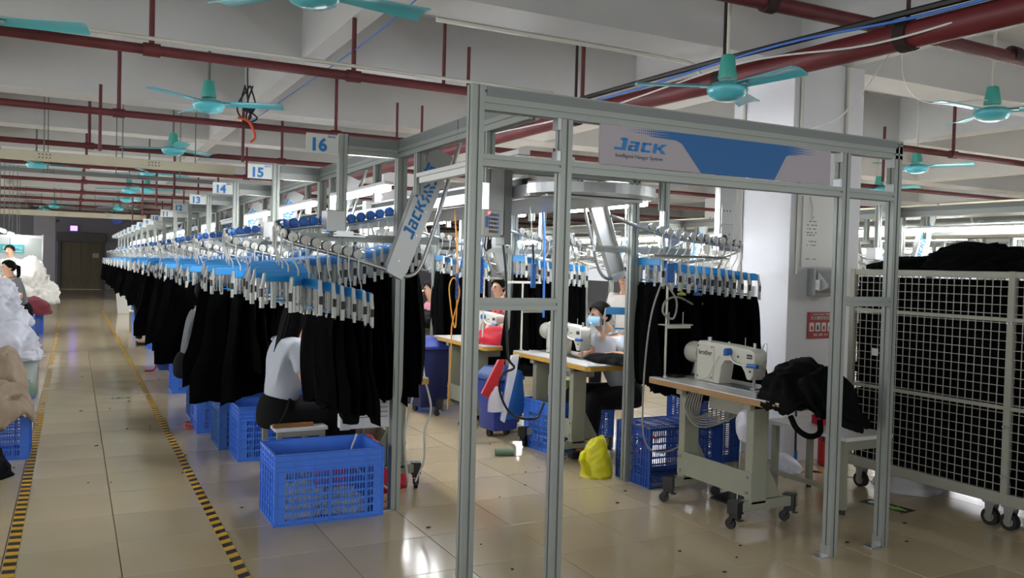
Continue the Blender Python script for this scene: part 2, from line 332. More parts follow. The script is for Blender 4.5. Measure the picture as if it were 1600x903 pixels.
for (x, y, rz, n) in ((4.98, 4.62, 1.15, 'hazard tape on the floor at the foot of the white column'), (5.12, 4.42, .5, 'short hazard tape on the floor between column and wire cage')):
    o = MB().box(-.025, .025, -.22, .22, .0004, .0018).build('floor_tape', 'tapeR', loc=(x, y, 0), rz=rz); tag(o, n, 'tape')
def arrow_sticker(x, y, rz, s, label):
    t = thing('floor_sticker', label, 'sticker', (x, y, 0), rz, 'exit arrows on the floor')
    MB().box(-.16 * s, .16 * s, -.065 * s, .065 * s, .0004, .0014).build('sticker_base', mat('sticker_green', '1d2a20', .6), t)
    MB().prism([(a * s, b * s, .0014) for a, b in ((-.02, -.018), (.05, -.018), (.05, -.045), (.14, 0), (.05, .045), (.05, .018), (-.02, .018))], (0, 0, .0006)).build('arrow_mark', mat('sticker_lime', '8fc64a', .5), t)
    MB().prism([(a * s, b * s, .0014) for a, b in ((-.13, -.02), (-.1, -.03), (-.07, .0), (-.06, .03), (-.09, .02), (-.12, .03))], (0, 0, .0006)).build('runner_mark', mat('sticker_pale', 'b8cfae', .5), t)
arrow_sticker(4.74, 3.72, -PI / 2 + .15, 1.0, 'green exit arrow sticker on the floor beside the wire cage')
arrow_sticker(.46, 9.82, 0, .55, 'worn green arrow sticker on the aisle floor between the hazard tapes')
random.seed(21)
lint = MB()
for k in range(70):
    x, y = (random.uniform(-.5, 1), random.uniform(4.5, 12)) if k < 24 else (random.uniform(1.7, 4.9), random.uniform(2.4, 6.5))
    r = random.uniform(.004, .014); a = random.uniform(0, 6)
    lint.prism([(x + r * math.cos(a + q) * random.uniform(.5, 1.5), y + r * math.sin(a + q) * random.uniform(.4, 1), .0004) for q in (0, 1.2, 2.4, 3.7, 5)], (0, 0, .004))
tag(lint.build('lint', 'lint'), 'small dark scraps of lint scattered on the tile floor', 'lint', kind='stuff')

# ------------------------------------------------------------------ pipes, trays, fans under the ceiling
def drop_pipe(o, x, y, z0, z1, r=.014, m='pipe'): MB().cyl((x, y, z0), (x, y, z1), r, n=8).build('drop_pipe', m, o)
def cross_pipe(Y, z, r, label, x0=XL, x1=XR, drops=(), extra=()):
    t = thing('sprinkler_pipe', label, 'pipe', (0, Y, z), 0, 'red sprinkler pipes across the hall')
    b = MB().cyl((x0, 0, 0), (x1, 0, 0), r, n=10); b.build('pipe_run', 'pipe', t, smooth=True)
    for x in drops:
        MB().cyl((x, 0, 0), (x, 0, ZC - z - .001), .017, n=8).build('drop_pipe', 'pipe', t, smooth=True)
        MB().cyl((x - .05, 0, 0), (x + .05, 0, 0), r * 1.3, n=10).build('pipe_tee', 'pipe', t, smooth=True)
    for x, dz0, dz1 in extra: MB().cyl((x, .05, dz0), (x, .05, dz1), .014, n=8).build('sprinkler_stub', 'pipe', t, smooth=True)
    return t
cross_pipe(5.79, 2.8, .033, 'nearest red sprinkler pipe across the ceiling, behind the white frame top', drops=(.42, 1.72, 3.6, 8.2), extra=((2.42, 0, .5), (2.62, 0, .34), (6.4, -.4, .3), (7.2, -.35, .2)))
cross_pipe(8.49, 2.8, .033, 'second nearest red sprinkler pipe, passing behind the nearest hanging teal fan', drops=(.35, 2.35), extra=((.2, -.35, .25), (1.45, -.35, .2), (3.02, 0, .4), (3.3, 0, .4)))
for i, Y in enumerate((11.23, 13.77, 16.72, 19.59, 22.3, 25.1, 28)):
    cross_pipe(Y, 2.8, .033, f'{ORD[i + 2]} nearest red sprinkler pipe across the far ceiling', drops=(.15, 2.4, 6.5), extra=((1.1, -.55, .1),) if i < 4 else ())
t = thing('sprinkler_main', 'thick red main pipe slung under the beam toward the white column', 'pipe', (0, 0, 0))
P0, P1 = Vector((3.97, 1.2, 2.76)), Vector((3.62, 6.2, 2.75)); P2 = Vector((3.45, 36, 2.75))
MB().tube([P0, P1, P2], .071, 18).build('pipe_run', 'pipe_big', t, smooth=True)
for q in (.16, .36, .62, .95):
    p = P0.lerp(P1, q); MB().cyl(p + Vector((0, -.035, 0)), p + Vector((0, .035, 0)), .083, n=18).build('pipe_coupling', 'rust', t, smooth=True)
    MB().cyl(p + Vector((.0, 0, 0)), p + Vector((0, 0, ZC - 2.75)), .012, n=6).build('hanger_rod', 'rust', t)
t = thing('branch_pipe', 'dark red branch pipe crossing over the thick red main pipe', 'pipe', (0, 0, 0))
MB().tube([(2.4, 3.5, 2.97), (4.5, 3.46, 2.97), (6.2, 3.42, 2.93), (12, 3.3, 2.93)], .042, 12).build('pipe_run', 'pipe', t, smooth=True)
for x in (3.3, 4.2, 5.4): MB().cyl((x, 3.48 - (x - 3.3) * .02, 2.97), (x + .07, 3.478 - (x - 3.3) * .02, 2.968), .055, n=12).build('pipe_coupling', 'rust', t, smooth=True)
def wire_thing(name, label, cat, pts, r, m, sm=6, group=None): return tag(MB().tube(pts, r, 6, smooth=sm).build(name, m, smooth=True), label, cat, group)
wire_thing('cable', 'black cable lying along the top of the thick red main pipe', 'cable', [(3.93, 1.3, 2.85), (3.8, 2.9, 2.86), (3.66, 4.4, 2.86), (3.56, 6, 2.85)], .018, 'blackcable')
wire_thing('cable', 'blue cable tied along the thick red main pipe', 'cable', [(3.88, 1.3, 2.86), (3.74, 2.7, 2.80), (3.63, 3.7, 2.83), (3.52, 5, 2.78), (3.5, 6.5, 2.8)], .008, 'bluecable')
wire_thing('cable', 'white cable drooping beside the thick red main pipe', 'cable', [(3.87, 2.4, 2.79), (3.72, 3.1, 2.72), (3.6, 4.0, 2.78), (3.5, 5.4, 2.7), (3.42, 7, 2.72)], .006, 'whitecable')
wire_thing('cable', 'thin white wire sagging from main pipe to the fan over the wire cage', 'cable', [(3.8, 3.0, 2.84), (4.6, 3.6, 2.72), (5.4, 4.0, 2.74), (6.2, 4.05, 2.86), (7.5, 4.0, 2.9)], .004, 'whitecable')
wire_thing('cable', 'thin pale wire looping between the main pipe and the white column', 'cable', [(4.3, 3.4, 2.9), (4.75, 4.2, 2.62), (4.9, 4.75, 2.58)], .004, 'whitecable')
wire_thing('rope', 'thin blue rope stretched diagonally under the ceiling beam', 'rope', [(1.9, 5.0, 3.17), (1.72, 5.82, 2.98), (1.6, 9.0, 2.92)], .005, 'bluecable', 5)
wire_thing('conduit', 'white conduit clipped under the nearest ceiling beam, stepping down near the column', 'conduit', [(2.2, 5.46, 3.19), (4.2, 5.46, 3.19), (4.45, 5.46, 3.15), (4.6, 5.46, 3.08), (5.1, 5.46, 3.06)], .018, 'conduit', 4)
wire_thing('conduit', 'pale conduit along the nearest sprinkler pipe', 'conduit', [(-4, 5.74, 2.86), (3.3, 5.74, 2.86)], .012, 'conduit', 0)
def cable_tray(Y, z, h, label, m='tray', x0=XL, x1=1.7):
    t = thing('cable_tray', label, 'cable tray', (0, Y, z), 0, 'cable trays across the hall')
    MB().box(x0, x1, -.05, .05, -h / 2, h / 2).build('tray_channel', m, t, bevel=.004)
    for k in range(8): x = -4.2 + k * .78; MB().cyl((x, 0, h / 2), (x, 0, ZC - z), .006, n=6).build('hanger_rod', 'rod', t)
    b = MB()
    for x0_ in (-.35, .75):
        for i in range(4):
            for j in range(2): b.box(x0_ + i * .035, x0_ + i * .035 + .012, -.053, -.05, -.02 + j * .035, -.008 + j * .035)
    b.build('tray_hole', 'slot', t)['kind'] = 'stuff'
cable_tray(10.6, 2.57, .1, 'wide cream cable tray hung across the aisle, nearest of the trays')
cable_tray(12.2, 2.55, .05, 'thin grey cable tray with blue clamps across the aisle', 'alu_dark')
cable_tray(24.5, 2.55, .13, 'cream cable tray hung across the far end of the aisle')

def blade_mb(a, L=.5):
    b = MB(); R = Matrix.Rotation(a, 3, 'Z') @ Matrix.Rotation(math.radians(-10), 3, 'X')
    def fn(s): return lambda u, v: R @ Vector((.09 + u * L, (v - .5) * (.09 + .06 * u), s * .003 + .012 * math.sin(v * PI)))
    b.grid(fn(1), 6, 4); b.grid(fn(-1), 6, 4)
    n = 7 * 5
    ring = [i * 5 for i in range(7)] + [30 + j for j in range(1, 5)] + [i * 5 + 4 for i in range(5, -1, -1)] + [3, 2, 1]
    b.f += [[ring[k], ring[(k + 1) % len(ring)], ring[(k + 1) % len(ring)] + n, ring[k] + n] for k in range(len(ring))]; b.m += [0] * len(ring)
    return b
def make_fan(label, ang, drop=.42, rodm='rod'):
    t = thing('ceiling_fan', label, 'ceiling fan', (0, 0, 2.72), 0, 'teal ceiling fans')
    MB().cyl((0, 0, .1), (0, 0, ZC - 2.72), .012, n=10).build('rod', rodm, t, smooth=True)
    MB().lathe([(.03, .24), (.042, .235), (.062, .11), (.058, .1), (.02, .098)], n=20).build('motor_cover', 'teal', t, smooth=True)
    MB().lathe([(.03, .09), (.1, .075), (.128, .05), (.13, .035), (.11, .0), (.06, -.022), (.0, -.026)], n=28).build('motor_housing', 'cyan', t, smooth=True)
    for k in range(3):
        a = ang + k * 2 * PI / 3; bl = blade_mb(a).build('blade', 'cyan', t, smooth=True, loc=(0, 0, .055))
        R = Matrix.Rotation(a, 3, 'Z'); MB().obox(R @ Vector((.13, 0, .0)), (.09, .035, .008), R).build('blade_bracket', 'steel', bl)
    return t
F0 = make_fan('teal ceiling fan hanging above the aisle behind the nearest red pipe', 1.75)
F0.location = (.97, 7.34, 2.72); F1 = make_fan('teal fan hanging far right beyond the wire cage', .7, rodm='conduit'); F1.location = (10.4, 8.5, 2.72)
FAN = [(3.3, 3.75, -.12, 'large teal fan hanging in front of the white column, above the banner'), (.99, 4.01, .03, 'nearest teal fan at the top edge over the aisle, blades cut by the frame'),
       (-.52, 5.5, -.32, 'teal fan over the left edge with a single long blade in view'), (1.02, 10.64, .5, 'teal fan with one raised blade beyond the second red pipe'), (6.17, 4.05, .35, 'teal fan above the wire cage, nearest the right edge'),
       (8.62, 6.54, .25, 'teal fan hanging beyond the frame corner and above the far cage end'), (1.21, 17.2, 0, 'larger of two close teal fans over the far aisle'), (.92, 17.6, .6, 'smaller teal fan just left of another fan over the far aisle'), (-.48, 13.7, .15, 'teal fan behind the cream cable tray, left of the aisle'),
       (-.46, 25.0, .2, 'far teal fan right of another small fan, high above the far left tables'), (-.83, 27.7, .7, 'farthest teal fan on the left, small and low over the partition'), (1.03, 20.6, .9, 'third small teal fan in the far aisle row'), (1.03, 24.4, .3, 'fourth small teal fan in the far aisle row'), (1.05, 28.2, .1, 'last small teal fan near the lift door'), (1.0, 13.9, .1, 'teal fan hanging between the numbered signs and the cream tray')]
for x, y, a, l in FAN:
    o = dup(F0 if x < 2 else F1, l, (x, y, 2.5 if y == 3.75 else 2.72), a - 1.65 * (x < 2)); o.scale = (.88, .88, 1) if y == 3.75 else (1, 1, 1)
# small clutter hung at the beam: black wire bundle with an orange strap
t = thing('wire_bundle', 'tangle of black wires and orange strap hanging near the beam end', 'wires', (1.45, 8.3, 2.85))
random.seed(3)
for k in range(5): MB().tube([Vector((random.uniform(-.06, .06), 0, .3)), Vector((random.uniform(-.1, .1), .03, .12)), Vector((random.uniform(-.08, .08), -.03, .0)), Vector((random.uniform(-.06, .06), 0, -.06))], .008, 6, smooth=4).build('wire', 'blackcable', t, smooth=True)
MB().tube([(-.1, -.05, -.02), (0, -.06, -.05), (.06, -.05, -.18), (.02, -.05, -.24)], .012, 6, smooth=4).build('strap', 'orange', t, smooth=True)
MB().box(-.05, .05, -.03, .03, .05, .12).build('junction_box', 'black', t); MB().tube([(0, 0, .1), (-.01, 0, .4), (.0, 0, ZC - 2.85)], .006, 6).build('wire', 'blackcable', t)

# ------------------------------------------------------------------ white-blue front gate of the line
g = thing('gate_frame', 'silver aluminium gate frame with four posts carrying the blue banner', 'frame', (1.46, 3.18, 0))
def G(mb, name, m, **k):
    mb.v = [(x - 1.46, y - 3.18, z) for x, y, z in mb.v]; return mb.build(name, m, g, **k)
for x, z1, n in ((1.463, 2.245, 0), (1.89, 2.146, 1), (3.61, 2.146, 2), (4.01, 2.23, 3)):
    p = G(post_mb(x, 3.18, 0, z1), 'post', 'alu')
    if n > 1: MB().box(x - 1.46 - .1, x - 1.46 - .02, -.03, .03, 0, .008).box(x - 1.46 - .034, x - 1.46 - .0275, -.03, .03, .0, .06).build('foot_plate', 'steel', p)
G(barx_mb(1.49, 4.04, 3.18, 2.194, .055, .1, 2), 'top_beam', 'alu')
G(MB().box(1.5, 3.99, 3.149, 3.1525, 2.2, 2.238), 'beam_cover', 'alu_dark')
G(barx_mb(1.49, 1.863, 3.18, 1.938), 'cross_bar', 'alu'); G(barx_mb(1.917, 3.583, 3.18, 1.938), 'cross_bar', 'alu'); G(barx_mb(3.637, 3.983, 3.18, 1.938), 'cross_bar', 'alu')
G(barx_mb(1.49, 1.863, 3.18, 1.342), 'cross_bar', 'alu'); G(barx_mb(3.637, 3.983, 3.18, 1.362), 'cross_bar', 'alu')
br = MB()
for x in (1.855, 3.575, 3.975):
    for z in (2.12, 1.98): br.box(x - .012, x + .006, 3.155, 3.2, z - .025, z + .025)
G(br, 'corner_bracket', 'steel')['kind'] = 'stuff'
# banner: printed board, blue shape fading into dots at both ends
def banner_material():
    m = mat('banner_blue', '1f6cb0', .5); nt = m.node_tree; b = nt.nodes['Principled BSDF']
    tc = nt.nodes.new('ShaderNodeTexCoord'); sp = nt.nodes.new('ShaderNodeSeparateXYZ'); nt.links.new(tc.outputs['Object'], sp.inputs[0])
    def ramp(a, bb):
        r = nt.nodes.new('ShaderNodeMapRange'); r.inputs[1].default_value = a; r.inputs[2].default_value = bb; nt.links.new(sp.outputs[0], r.inputs[0]); return r
    lo, hi = ramp(.12, .42), ramp(1.34, 1.1)
    mn = nt.nodes.new('ShaderNodeMath'); mn.operation = 'MINIMUM'; nt.links.new(lo.outputs[0], mn.inputs[0]); nt.links.new(hi.outputs[0], mn.inputs[1])
    def dot(ax):
        a = nt.nodes.new('ShaderNodeMath'); a.operation = 'MULTIPLY'; a.inputs[1].default_value = 2 * PI / .011; nt.links.new(sp.outputs[ax], a.inputs[0])
        c = nt.nodes.new('ShaderNodeMath'); c.operation = 'SINE'; nt.links.new(a.outputs[0], c.inputs[0]); return c
    dx, dz = dot(0), dot(2); s = nt.nodes.new('ShaderNodeMath'); nt.links.new(dx.outputs[0], s.inputs[0]); nt.links.new(dz.outputs[0], s.inputs[1])
    th = nt.nodes.new('ShaderNodeMapRange'); th.inputs[1].default_value = 0; th.inputs[2].default_value = 1; th.inputs[3].default_value = 2.2; th.inputs[4].default_value = -2.4; nt.links.new(mn.outputs[0], th.inputs[0])
    g_ = nt.nodes.new('ShaderNodeMath'); g_.operation = 'GREATER_THAN'; nt.links.new(s.outputs[0], g_.inputs[0]); nt.links.new(th.outputs[0], g_.inputs[1])
    mx = nt.nodes.new('ShaderNodeMix'); mx.data_type = 'RGBA'; mx.inputs[6].default_value = (*lin('a9a3ab'), 1); mx.inputs[7].default_value = (*lin('165f9f'), 1)
    nt.links.new(g_.outputs[0], mx.inputs[0]); nt.links.new(mx.outputs[2], b.inputs['Base Color']); return m
bn = thing('banner', 'lilac and blue printed banner board along the top of the gate frame', 'banner', (2.06, 3.16, 1.967))
MB().box(0, 1.43, -.004, .004, 0, .178).build('board', 'banner', bn)
H = .178
MB().prism([(x, -.0045, z) for x, z in ((.1, H), (.1, H - .012), (.3, H - .035), (.42, H - .038), (.455, H - .05), (.575, 0), (1.04, 0), (1.115, H - .055), (1.13, H - .048), (1.34, H - .03), (1.36, H))], (0, -.001, 0)).build('blue_print', banner_material(), bn)
FR = Matrix(((1, 0, 0), (0, 0, -1), (0, 1, 0)))          # text plane facing -Y
def fr(o, sx=1, sy=None): return Matrix.Translation(o) @ FR.to_4x4() @ Matrix.Diagonal((sx, sy or sx, min(1, sx) if sx == 1 else .05, 1))
o = put('logo', LOGO, bn); o.matrix_local = fr((.075, -.005, .07), .092, .055)
text('lettering', 'Intelligent Hanger System', .0255, 'inkgrey', bn, fr((.215, -.0055, .045)), bold=-.0003)

# ------------------------------------------------------------------ hanger stations
# abs X / relative Y / Z of the carrier rail of a station on the aisle side
RAIL = [(2.075, -.2, 2.3), (2.03, -.2, 2.165), (1.945, -.2, 1.88), (1.86, -.2, 1.6), (1.805, -.2, 1.47), (1.735, -.2, 1.43), (1.66, -.195, 1.452), (1.44, -.17, 1.515), (1.27, -.17, 1.555), (1.10, -.17, 1.594), (1.05, -.13, 1.615), (1.03, -.03, 1.645), (1.045, .08, 1.67), (1.11, .17, 1.685), (1.3, .2, 1.715), (1.505, .23, 1.735), (1.806, .23, 1.805), (2.02, .23, 1.865)]
XO = 1.754
TIPX2 = 1.26                                           # the lines on the other side have longer loops
def rail_pts(ext=0.0):
    out = []
    for x, y, z in RAIL:
        if x < 1.42: x = x - ext * (1.42 - x) / .4
        out.append(Vector((x - XO, y, z)))
    return spline(out, 5)
def chute_parts(st):
    a, b_ = Vector((1.655 - XO, -.225, 1.475)), Vector((1.93 - XO, -.225, 2.17)); u = (b_ - a).normalized(); v = Vector((u.z, 0, -u.x)); n = Vector((0, -1, 0))
    hw = .07
    m = MB(); L = (b_ - a).length
    m.prism([a - v * hw * .75, a + v * hw, a + v * hw + u * L, a - v * hw * 1.15 + u * L], n * -.006)
    for s in (-.75, 1): m.prism([a + v * hw * s, a + v * hw * s + n * -.05, b_ + v * hw * (s if s > 0 else -1.15) + n * -.05, b_ + v * hw * (s if s > 0 else -1.15)], v * .004)
    m.prism([a - v * hw * .75, a + v * hw, a + v * hw * .85 - u * .05, a - v * hw * .6 - u * .04], n * -.05)
    ch = m.build('chute', 'alu_light', st)
    o = put('logo', LOGO, ch); o.matrix_local = frame_mat(a + u * .19 + v * .028 + n * .0005, u, -v) @ Matrix.Diagonal((.074, .074, .05, 1))
    text('lettering', '杰克', .115, 'ink', ch, frame_mat(a + u * .54 - v * .005 + n * .002, u, -v), bold=.003)
    bt = MB()
    for q, w_ in ((.06, 0), (.3, .6), (.5, .6)): bt.cyl(a + u * L * q + v * hw * w_, a + u * L * q + v * hw * w_ + n * .004, .006, n=8)
    bt.build('bolt', 'steel', ch)['kind'] = 'stuff'
M['alu_light'] = mat('brushed_aluminium', 'b2b4b3', .38, .5, vary=.04, vscale=3)
def make_station(label, ext=0.0, beam_y=(-.9, .93), post=True, post_y=0, low_x=2.0, signs=True):
    st = thing('hanger_station', label, 'hanger station', (0, 0, 0), 0, 'hanger stations along the overhead lines')
    def L_(mb, name, m, **k):
        mb.v = [(x - XO, y, z) for x, y, z in mb.v]; return mb.build(name, m, st, **k)
    L_(bary_mb(beam_y[0], beam_y[1], XO, 2.165, .055, .055), 'long_beam', 'alu'); L_(MB().box(XO - .026, XO + .026, beam_y[0], beam_y[1], 2.1925, 2.243), 'beam_cover', 'alu_dark')
    if post:
        p = L_(post_mb(XO, post_y, 0, 2.137, .06, .06), 'post', 'alu'); MB().box(-.12, -.03, post_y - .03, post_y + .03, 0, .008).build('foot_plate', 'steel', p)
    L_(barx_mb(1.418, XO - .028, 0, 2.158, .05, .05), 'cross_beam', 'alu'); L_(MB().box(1.42, XO - .028, -.022, .022, 2.184, 2.24), 'beam_cover', 'alu_dark')
    L_(post_mb(1.39, 0, 1.6, 2.25, .05, .05), 'drop_post', 'alu')
    L_(barx_mb(1.15, low_x, 0, 1.645, .045, .045), 'lower_bar', 'alu')
    for dy in (-.3, .45): L_(post_mb(XO, dy, 1.9, 2.137, .045, .045), 'short_post', 'alu')
    MB().tube(rail_pts(ext), .0125, 10).build('carrier_rail', 'steel', st, smooth=True)
    br_ = MB()
    for x, y, z in ((1.16, -.17, 1.575), (1.36, .2, 1.715)): br_.cyl((x - XO, y, z), (x - XO, 0, 1.64), .009, n=6)
    br_.box(1.31 - XO, 1.5 - XO, -.13, -.04, 1.648, 1.658); br_.box(1.33 - XO, 1.43 - XO, -.125, -.09, 1.658, 1.68); br_.cyl((1.43 - XO, -.1, 1.667), (1.52 - XO, -.1, 1.655), .006, n=8)
    br_.build('stop_cylinder', 'steel', st)
    L_(MB().box(1.29, 1.4, -.06, .06, 1.675, 1.80), 'valve_box', 'alu_light', bevel=.004)
    chute_parts(st)
    if signs:
        sg = L_(MB().box(1.175, 1.362, -.012, -.006, 2.128, 2.238), 'number_sign', 'board'); o = put('logo', LOGO, sg); o.matrix_local = fr((1.295 - XO, -.0125, 2.219), .016, .014)
    return st
def number(st, n): 
    o = text('number', str(n), .1, 'ink', st, fr((1.245 - XO, -.0125, 2.172)), bold=.0042)
def make_tube(label, lit):
    t = thing('tube_lamp', label, 'tube lamp', (0, 0, 0), 0, 'tube lamps over the sewing places')
    MB().box(-.03, .03, 0, 1.25, .012, .035).build('lamp_housing', 'white', t, bevel=.003)
    MB().box(-.021, .021, .02, 1.23, -.024, .012).build('tube', 'tube' if lit else 'tube_off', t, bevel=.006)
    return t
TUBE_ON, TUBE_OFF = make_tube('lit tube lamp beyond the drop post under sign 16', True), make_tube('unlit white tube lamp crossing behind the leftmost gate post', False)
TUBE_ON.location = (1.76, 5.1, 1.985); TUBE_OFF.location = (1.76, 3.3, 1.985)
PITCH = 1.83; Y16 = 4.87
S0 = make_station('aluminium hanger station at the aisle under number sign 16')
S0.location = (XO, Y16, 0)
# station 16 reaches forward to the gate
G2 = barx_mb(0, 1, 0, 0); 
t = thing('overhead_beam', 'aluminium overhead beam running from the gate frame back to the station under sign 16', 'beam', (XO, 3.2, 2.165))
MB().prism([(a, .008, b) for a, b in prof(.055, .055)], (0, Y16 - .9 - 3.2 - .01, 0)).build('beam_run', 'alu', t); MB().box(-.026, .026, .008, .76, .0275, .078).build('beam_cover', 'alu_dark', t)
MB().prism([(a, .45 + b, -.265) for a, b in prof(.045, .045)], (0, 0, .237)).build('short_post', 'alu', t)
stations = {16: S0}
for n in range(15, 0, -1):
    stations[n] = dup(S0, f'aluminium hanger station at the aisle under number sign {NUMW[n]}', (XO, Y16 + PITCH * (16 - n), 0))
for n, s in stations.items(): number(s, n)
LIT = {16: 1, 15: 1, 14: 1, 13: 0, 12: 1, 11: 0}
for n in range(15, 1, -1):
    on = LIT.get(n, 1)
    y = 5.1 + PITCH * (16 - n)
    dup(TUBE_ON if on else TUBE_OFF, f"{'lit' if on else 'unlit'} tube lamp over the sewing place behind number sign {NUMW[n]}", (1.76, y, 1.985))
# the opposite line, turned half round, its loops reaching away from the aisle
X2, Y2 = 3.506, 5.03
S2 = make_station('turned hanger station nearest the white column, garments fanned on its loop', ext=.33, post=True, post_y=.12)
S2.location = (X2, Y2, 0); S2.rotation_euler = (0, 0, PI)
for n in range(1, 12):
    s = dup(S2, f'turned hanger station on the second line, {ORD[n]} from the gate frame', (X2, Y2 + PITCH * n, 0), PI); number(s, 21 + n)
number(S2, 21)
for n in range(0, 12):
    dup(TUBE_ON, f'lit tube lamp above the second row of tables, {ORD[n]} from the gate frame', (3.5 + .1, Y2 - .15 + PITCH * n, 1.98))
# third and fourth lines beyond the wire cage
for k, (xo, rz, m, wd) in enumerate(((7.9, 0, 8, 'third'), (9.66, PI, 7, 'fourth'), (14.1, 0, 7, 'fifth'), (15.86, PI, 6, 'sixth'))):
    for n in range(m):
        y = Y16 - .55 + PITCH * (n + (0 if k < 2 else 1)); src = S0 if rz == 0 else S2
        s = dup(src, skip=('number', 'number_sign'), label=f'hanger station on the {wd} line beyond the wire cage, {ORD[n]} from the near end', loc=(xo, y, 0), rz=rz)
        dup(TUBE_ON, f'lit tube lamp on the {wd} line beyond the wire cage, {ORD[n]} from the near end', (xo + (.0 if rz == 0 else .1), y - 1.33, 2.0))
for xo, ln, wd in ((8.78, 17, 'third and fourth'), (15, 16, 'fifth and sixth')):
    t = thing('conveyor', f'long grey overhead conveyor between the {wd} lines', 'conveyor', (xo, 4.4, 2.0))
    MB().box(-.4, .4, 0, ln, -.03, 0).build('belly_tray', 'alu_light', t)
    for s in (-1, 1): MB().box(s * .42 - .03, s * .42 + .03, 0, ln, -.04, .08).build('side_rail', 'alu', t)
    MB().box(-.3, .3, -.02, ln, .2, .32).build('cable_duct', 'tray', t)
# conveyor between the first two lines
t = thing('conveyor', 'grey overhead conveyor with a rounded chrome end above the sewing tables', 'conveyor', (2.94, 4.62, 1.99))
Ln = 26
MB().box(-.36, .36, -.1, Ln, -.05, -.035).build('belly_tray', 'alu_light', t)
for s in (-1, 1):
    MB().box(s * .40 - .03, s * .40 + .03, 0, Ln, -.045, .03).build('side_rail', 'alu_light', t)
    MB().box(s * .36 - .02, s * .36 + .02, .2, Ln, .04, .075).build('drive_chain', 'slot', t)
    MB().box(s * .36 - .025, s * .36 + .025, .1, Ln, .078, .095).build('chain_cover', 'alu_light', t)
def sweep(r0, r1, z0, z1, n=18): 
    b = MB()
    for i in range(n):
        a0, a1 = PI + PI * i / n, PI + PI * (i + 1) / n; P = lambda r, a, z: (r * math.cos(a), r * math.sin(a) * .85, z)
        b.add([P(r0, a0, z0), P(r1, a0, z0), P(r1, a1, z0), P(r0, a1, z0), P(r0, a0, z1), P(r1, a0, z1), P(r1, a1, z1), P(r0, a1, z1)], [(0, 3, 2, 1), (4, 5, 6, 7), (0, 1, 5, 4), (2, 3, 7, 6)] + ([(3, 0, 4, 7)] if i == n - 1 else []) + ([(1, 2, 6, 5)]))
    return b
sweep(.02, .45, -.03, .03, 28).build('rounded_end', 'chrome', t, smooth=True, weld=True)
MB().box(-.38, .38, -.02, .1, -.045, .02).build('end_plate', 'alu_light', t)
for k in range(6):
    y = .5 + 1.4 * k; MB().box(-.44, -.36, y, y + .1, .03, .11).build('carrier_switch', 'white', t); MB().box(.3, .4, y + .3, y + .45, .03, .1).build('carrier_switch', 'white', t)
for k in range(7): MB().box(-.6, .6, .26 + 3.66 * k, .31 + 3.66 * k, .12, .17).build('cross_member', 'alu', t)

# ------------------------------------------------------------------ hangers and garments
def hanger_geo():
    G_ = {}
    G_['roller'] = MB().lathe([(.008, .006), (.024, .006), (.027, .008), (.0275, .014), (.026, .02), (.004, .021)], n=20, axis='y').mesh('roller', 'grey', smooth=True)
    G_['rim'] = MB().lathe([(.01, -.004), (.029, -.004), (.029, .0065), (.01, .0065)], n=20, axis='y').mesh('rim', 'dgrey', smooth=True)
    G_['blue_cap'] = MB().lathe([(.004, -.018), (.022, -.018), (.027, -.014), (.028, -.004), (.01, -.003)], n=20, axis='y').mesh('blue_cap', 'bluecap', smooth=True)
    G_['rod'] = MB().tube([(0, .02, 0), (0, .026, -.006), (0, .026, -.1), (.004, .02, -.12), (.028, .0, -.18), (.03, .0, -.232)], .0042, 7).mesh('rod', 'grey', smooth=True)
    b = MB(); b.prism([(.019, y, z) for y, z in ((-.155, -.225), (-.13, -.214), (.13, -.214), (.155, -.225), (.155, -.268), (-.155, -.268))], (.024, 0, 0)); G_['bar'] = b.mesh('bar', 'blue', bevel=.003)
    b = MB(); b.prism([(.021, y, z) for y, z in ((.152, -.219), (.161, -.224), (.165, -.25), (.17, -.272), (.178, -.295), (.178, -.41), (.158, -.41), (.158, -.3), (.152, -.272))], (.017, 0, 0)); b.box(.0205, .0385, .169, .1785, -.35, -.305, 1)
    G_['end_arm'] = b.mesh('end_arm', ['grey', 'black'], bevel=0)
    b = MB()
    for s in (-1, 1): b.prism([(.022, s * y, z) for y, z in ((.006, -.268), (.016, -.268), (.013, -.33), (.012, -.405), (.005, -.41), (.006, -.33))], (.016, 0, 0))
    b.box(.02, .04, -.012, .012, -.345, -.33); b.box(.02, .04, -.011, .011, -.412, -.395); G_['clip'] = b.mesh('clip', 'grey')
    G_['clip_strip'] = MB().box(.016, .028, -.042, .042, -.376, -.366).mesh('clip_strip', 'blue')
    # one-mesh version for hangers too far off to show parts
    b = MB(); b.lathe([(.004, -.016), (.027, -.014), (.027, -.004)], n=8, axis='y', m=1); b.lathe([(.027, -.003), (.027, .018), (.004, .02)], n=8, axis='y')
    b.tube([(0, .024, 0), (0, .024, -.1), (.03, 0, -.18), (.03, 0, -.23)], .005, 5); b.box(.018, .044, -.16, .16, -.268, -.214, 2); b.box(.02, .042, .155, .178, -.41, -.222); b.box(.02, .042, -.178, -.155, -.41, -.222)
    for y in (-.08, 0, .08): b.box(.022, .036, y - .013, y + .013, -.41, -.268)
    b.box(.016, .028, -.12, .12, -.378, -.364, 2); G_['far'] = b.mesh('hanger_far', ['grey', 'bluecap', 'blue'])
    return G_
HG = hanger_geo()
def make_hanger(label):
    t = thing('clip_hanger', label, 'hanger')
    r = put('roller', HG['roller'], t); put('rim', HG['rim'], r); put('blue_cap', HG['blue_cap'], r); put('rod', HG['rod'], t); put('bar', HG['bar'], t)
    put('end_arm', HG['end_arm'], t); o = put('end_arm', HG['end_arm'], t); o.scale = (1, -1, 1)
    for y in (-.095, 0, .095): put('clip', HG['clip'], t, (0, y, 0))
    for y in (-.05, .05): put('clip_strip', HG['clip_strip'], t, (0, y, 0))
    return t
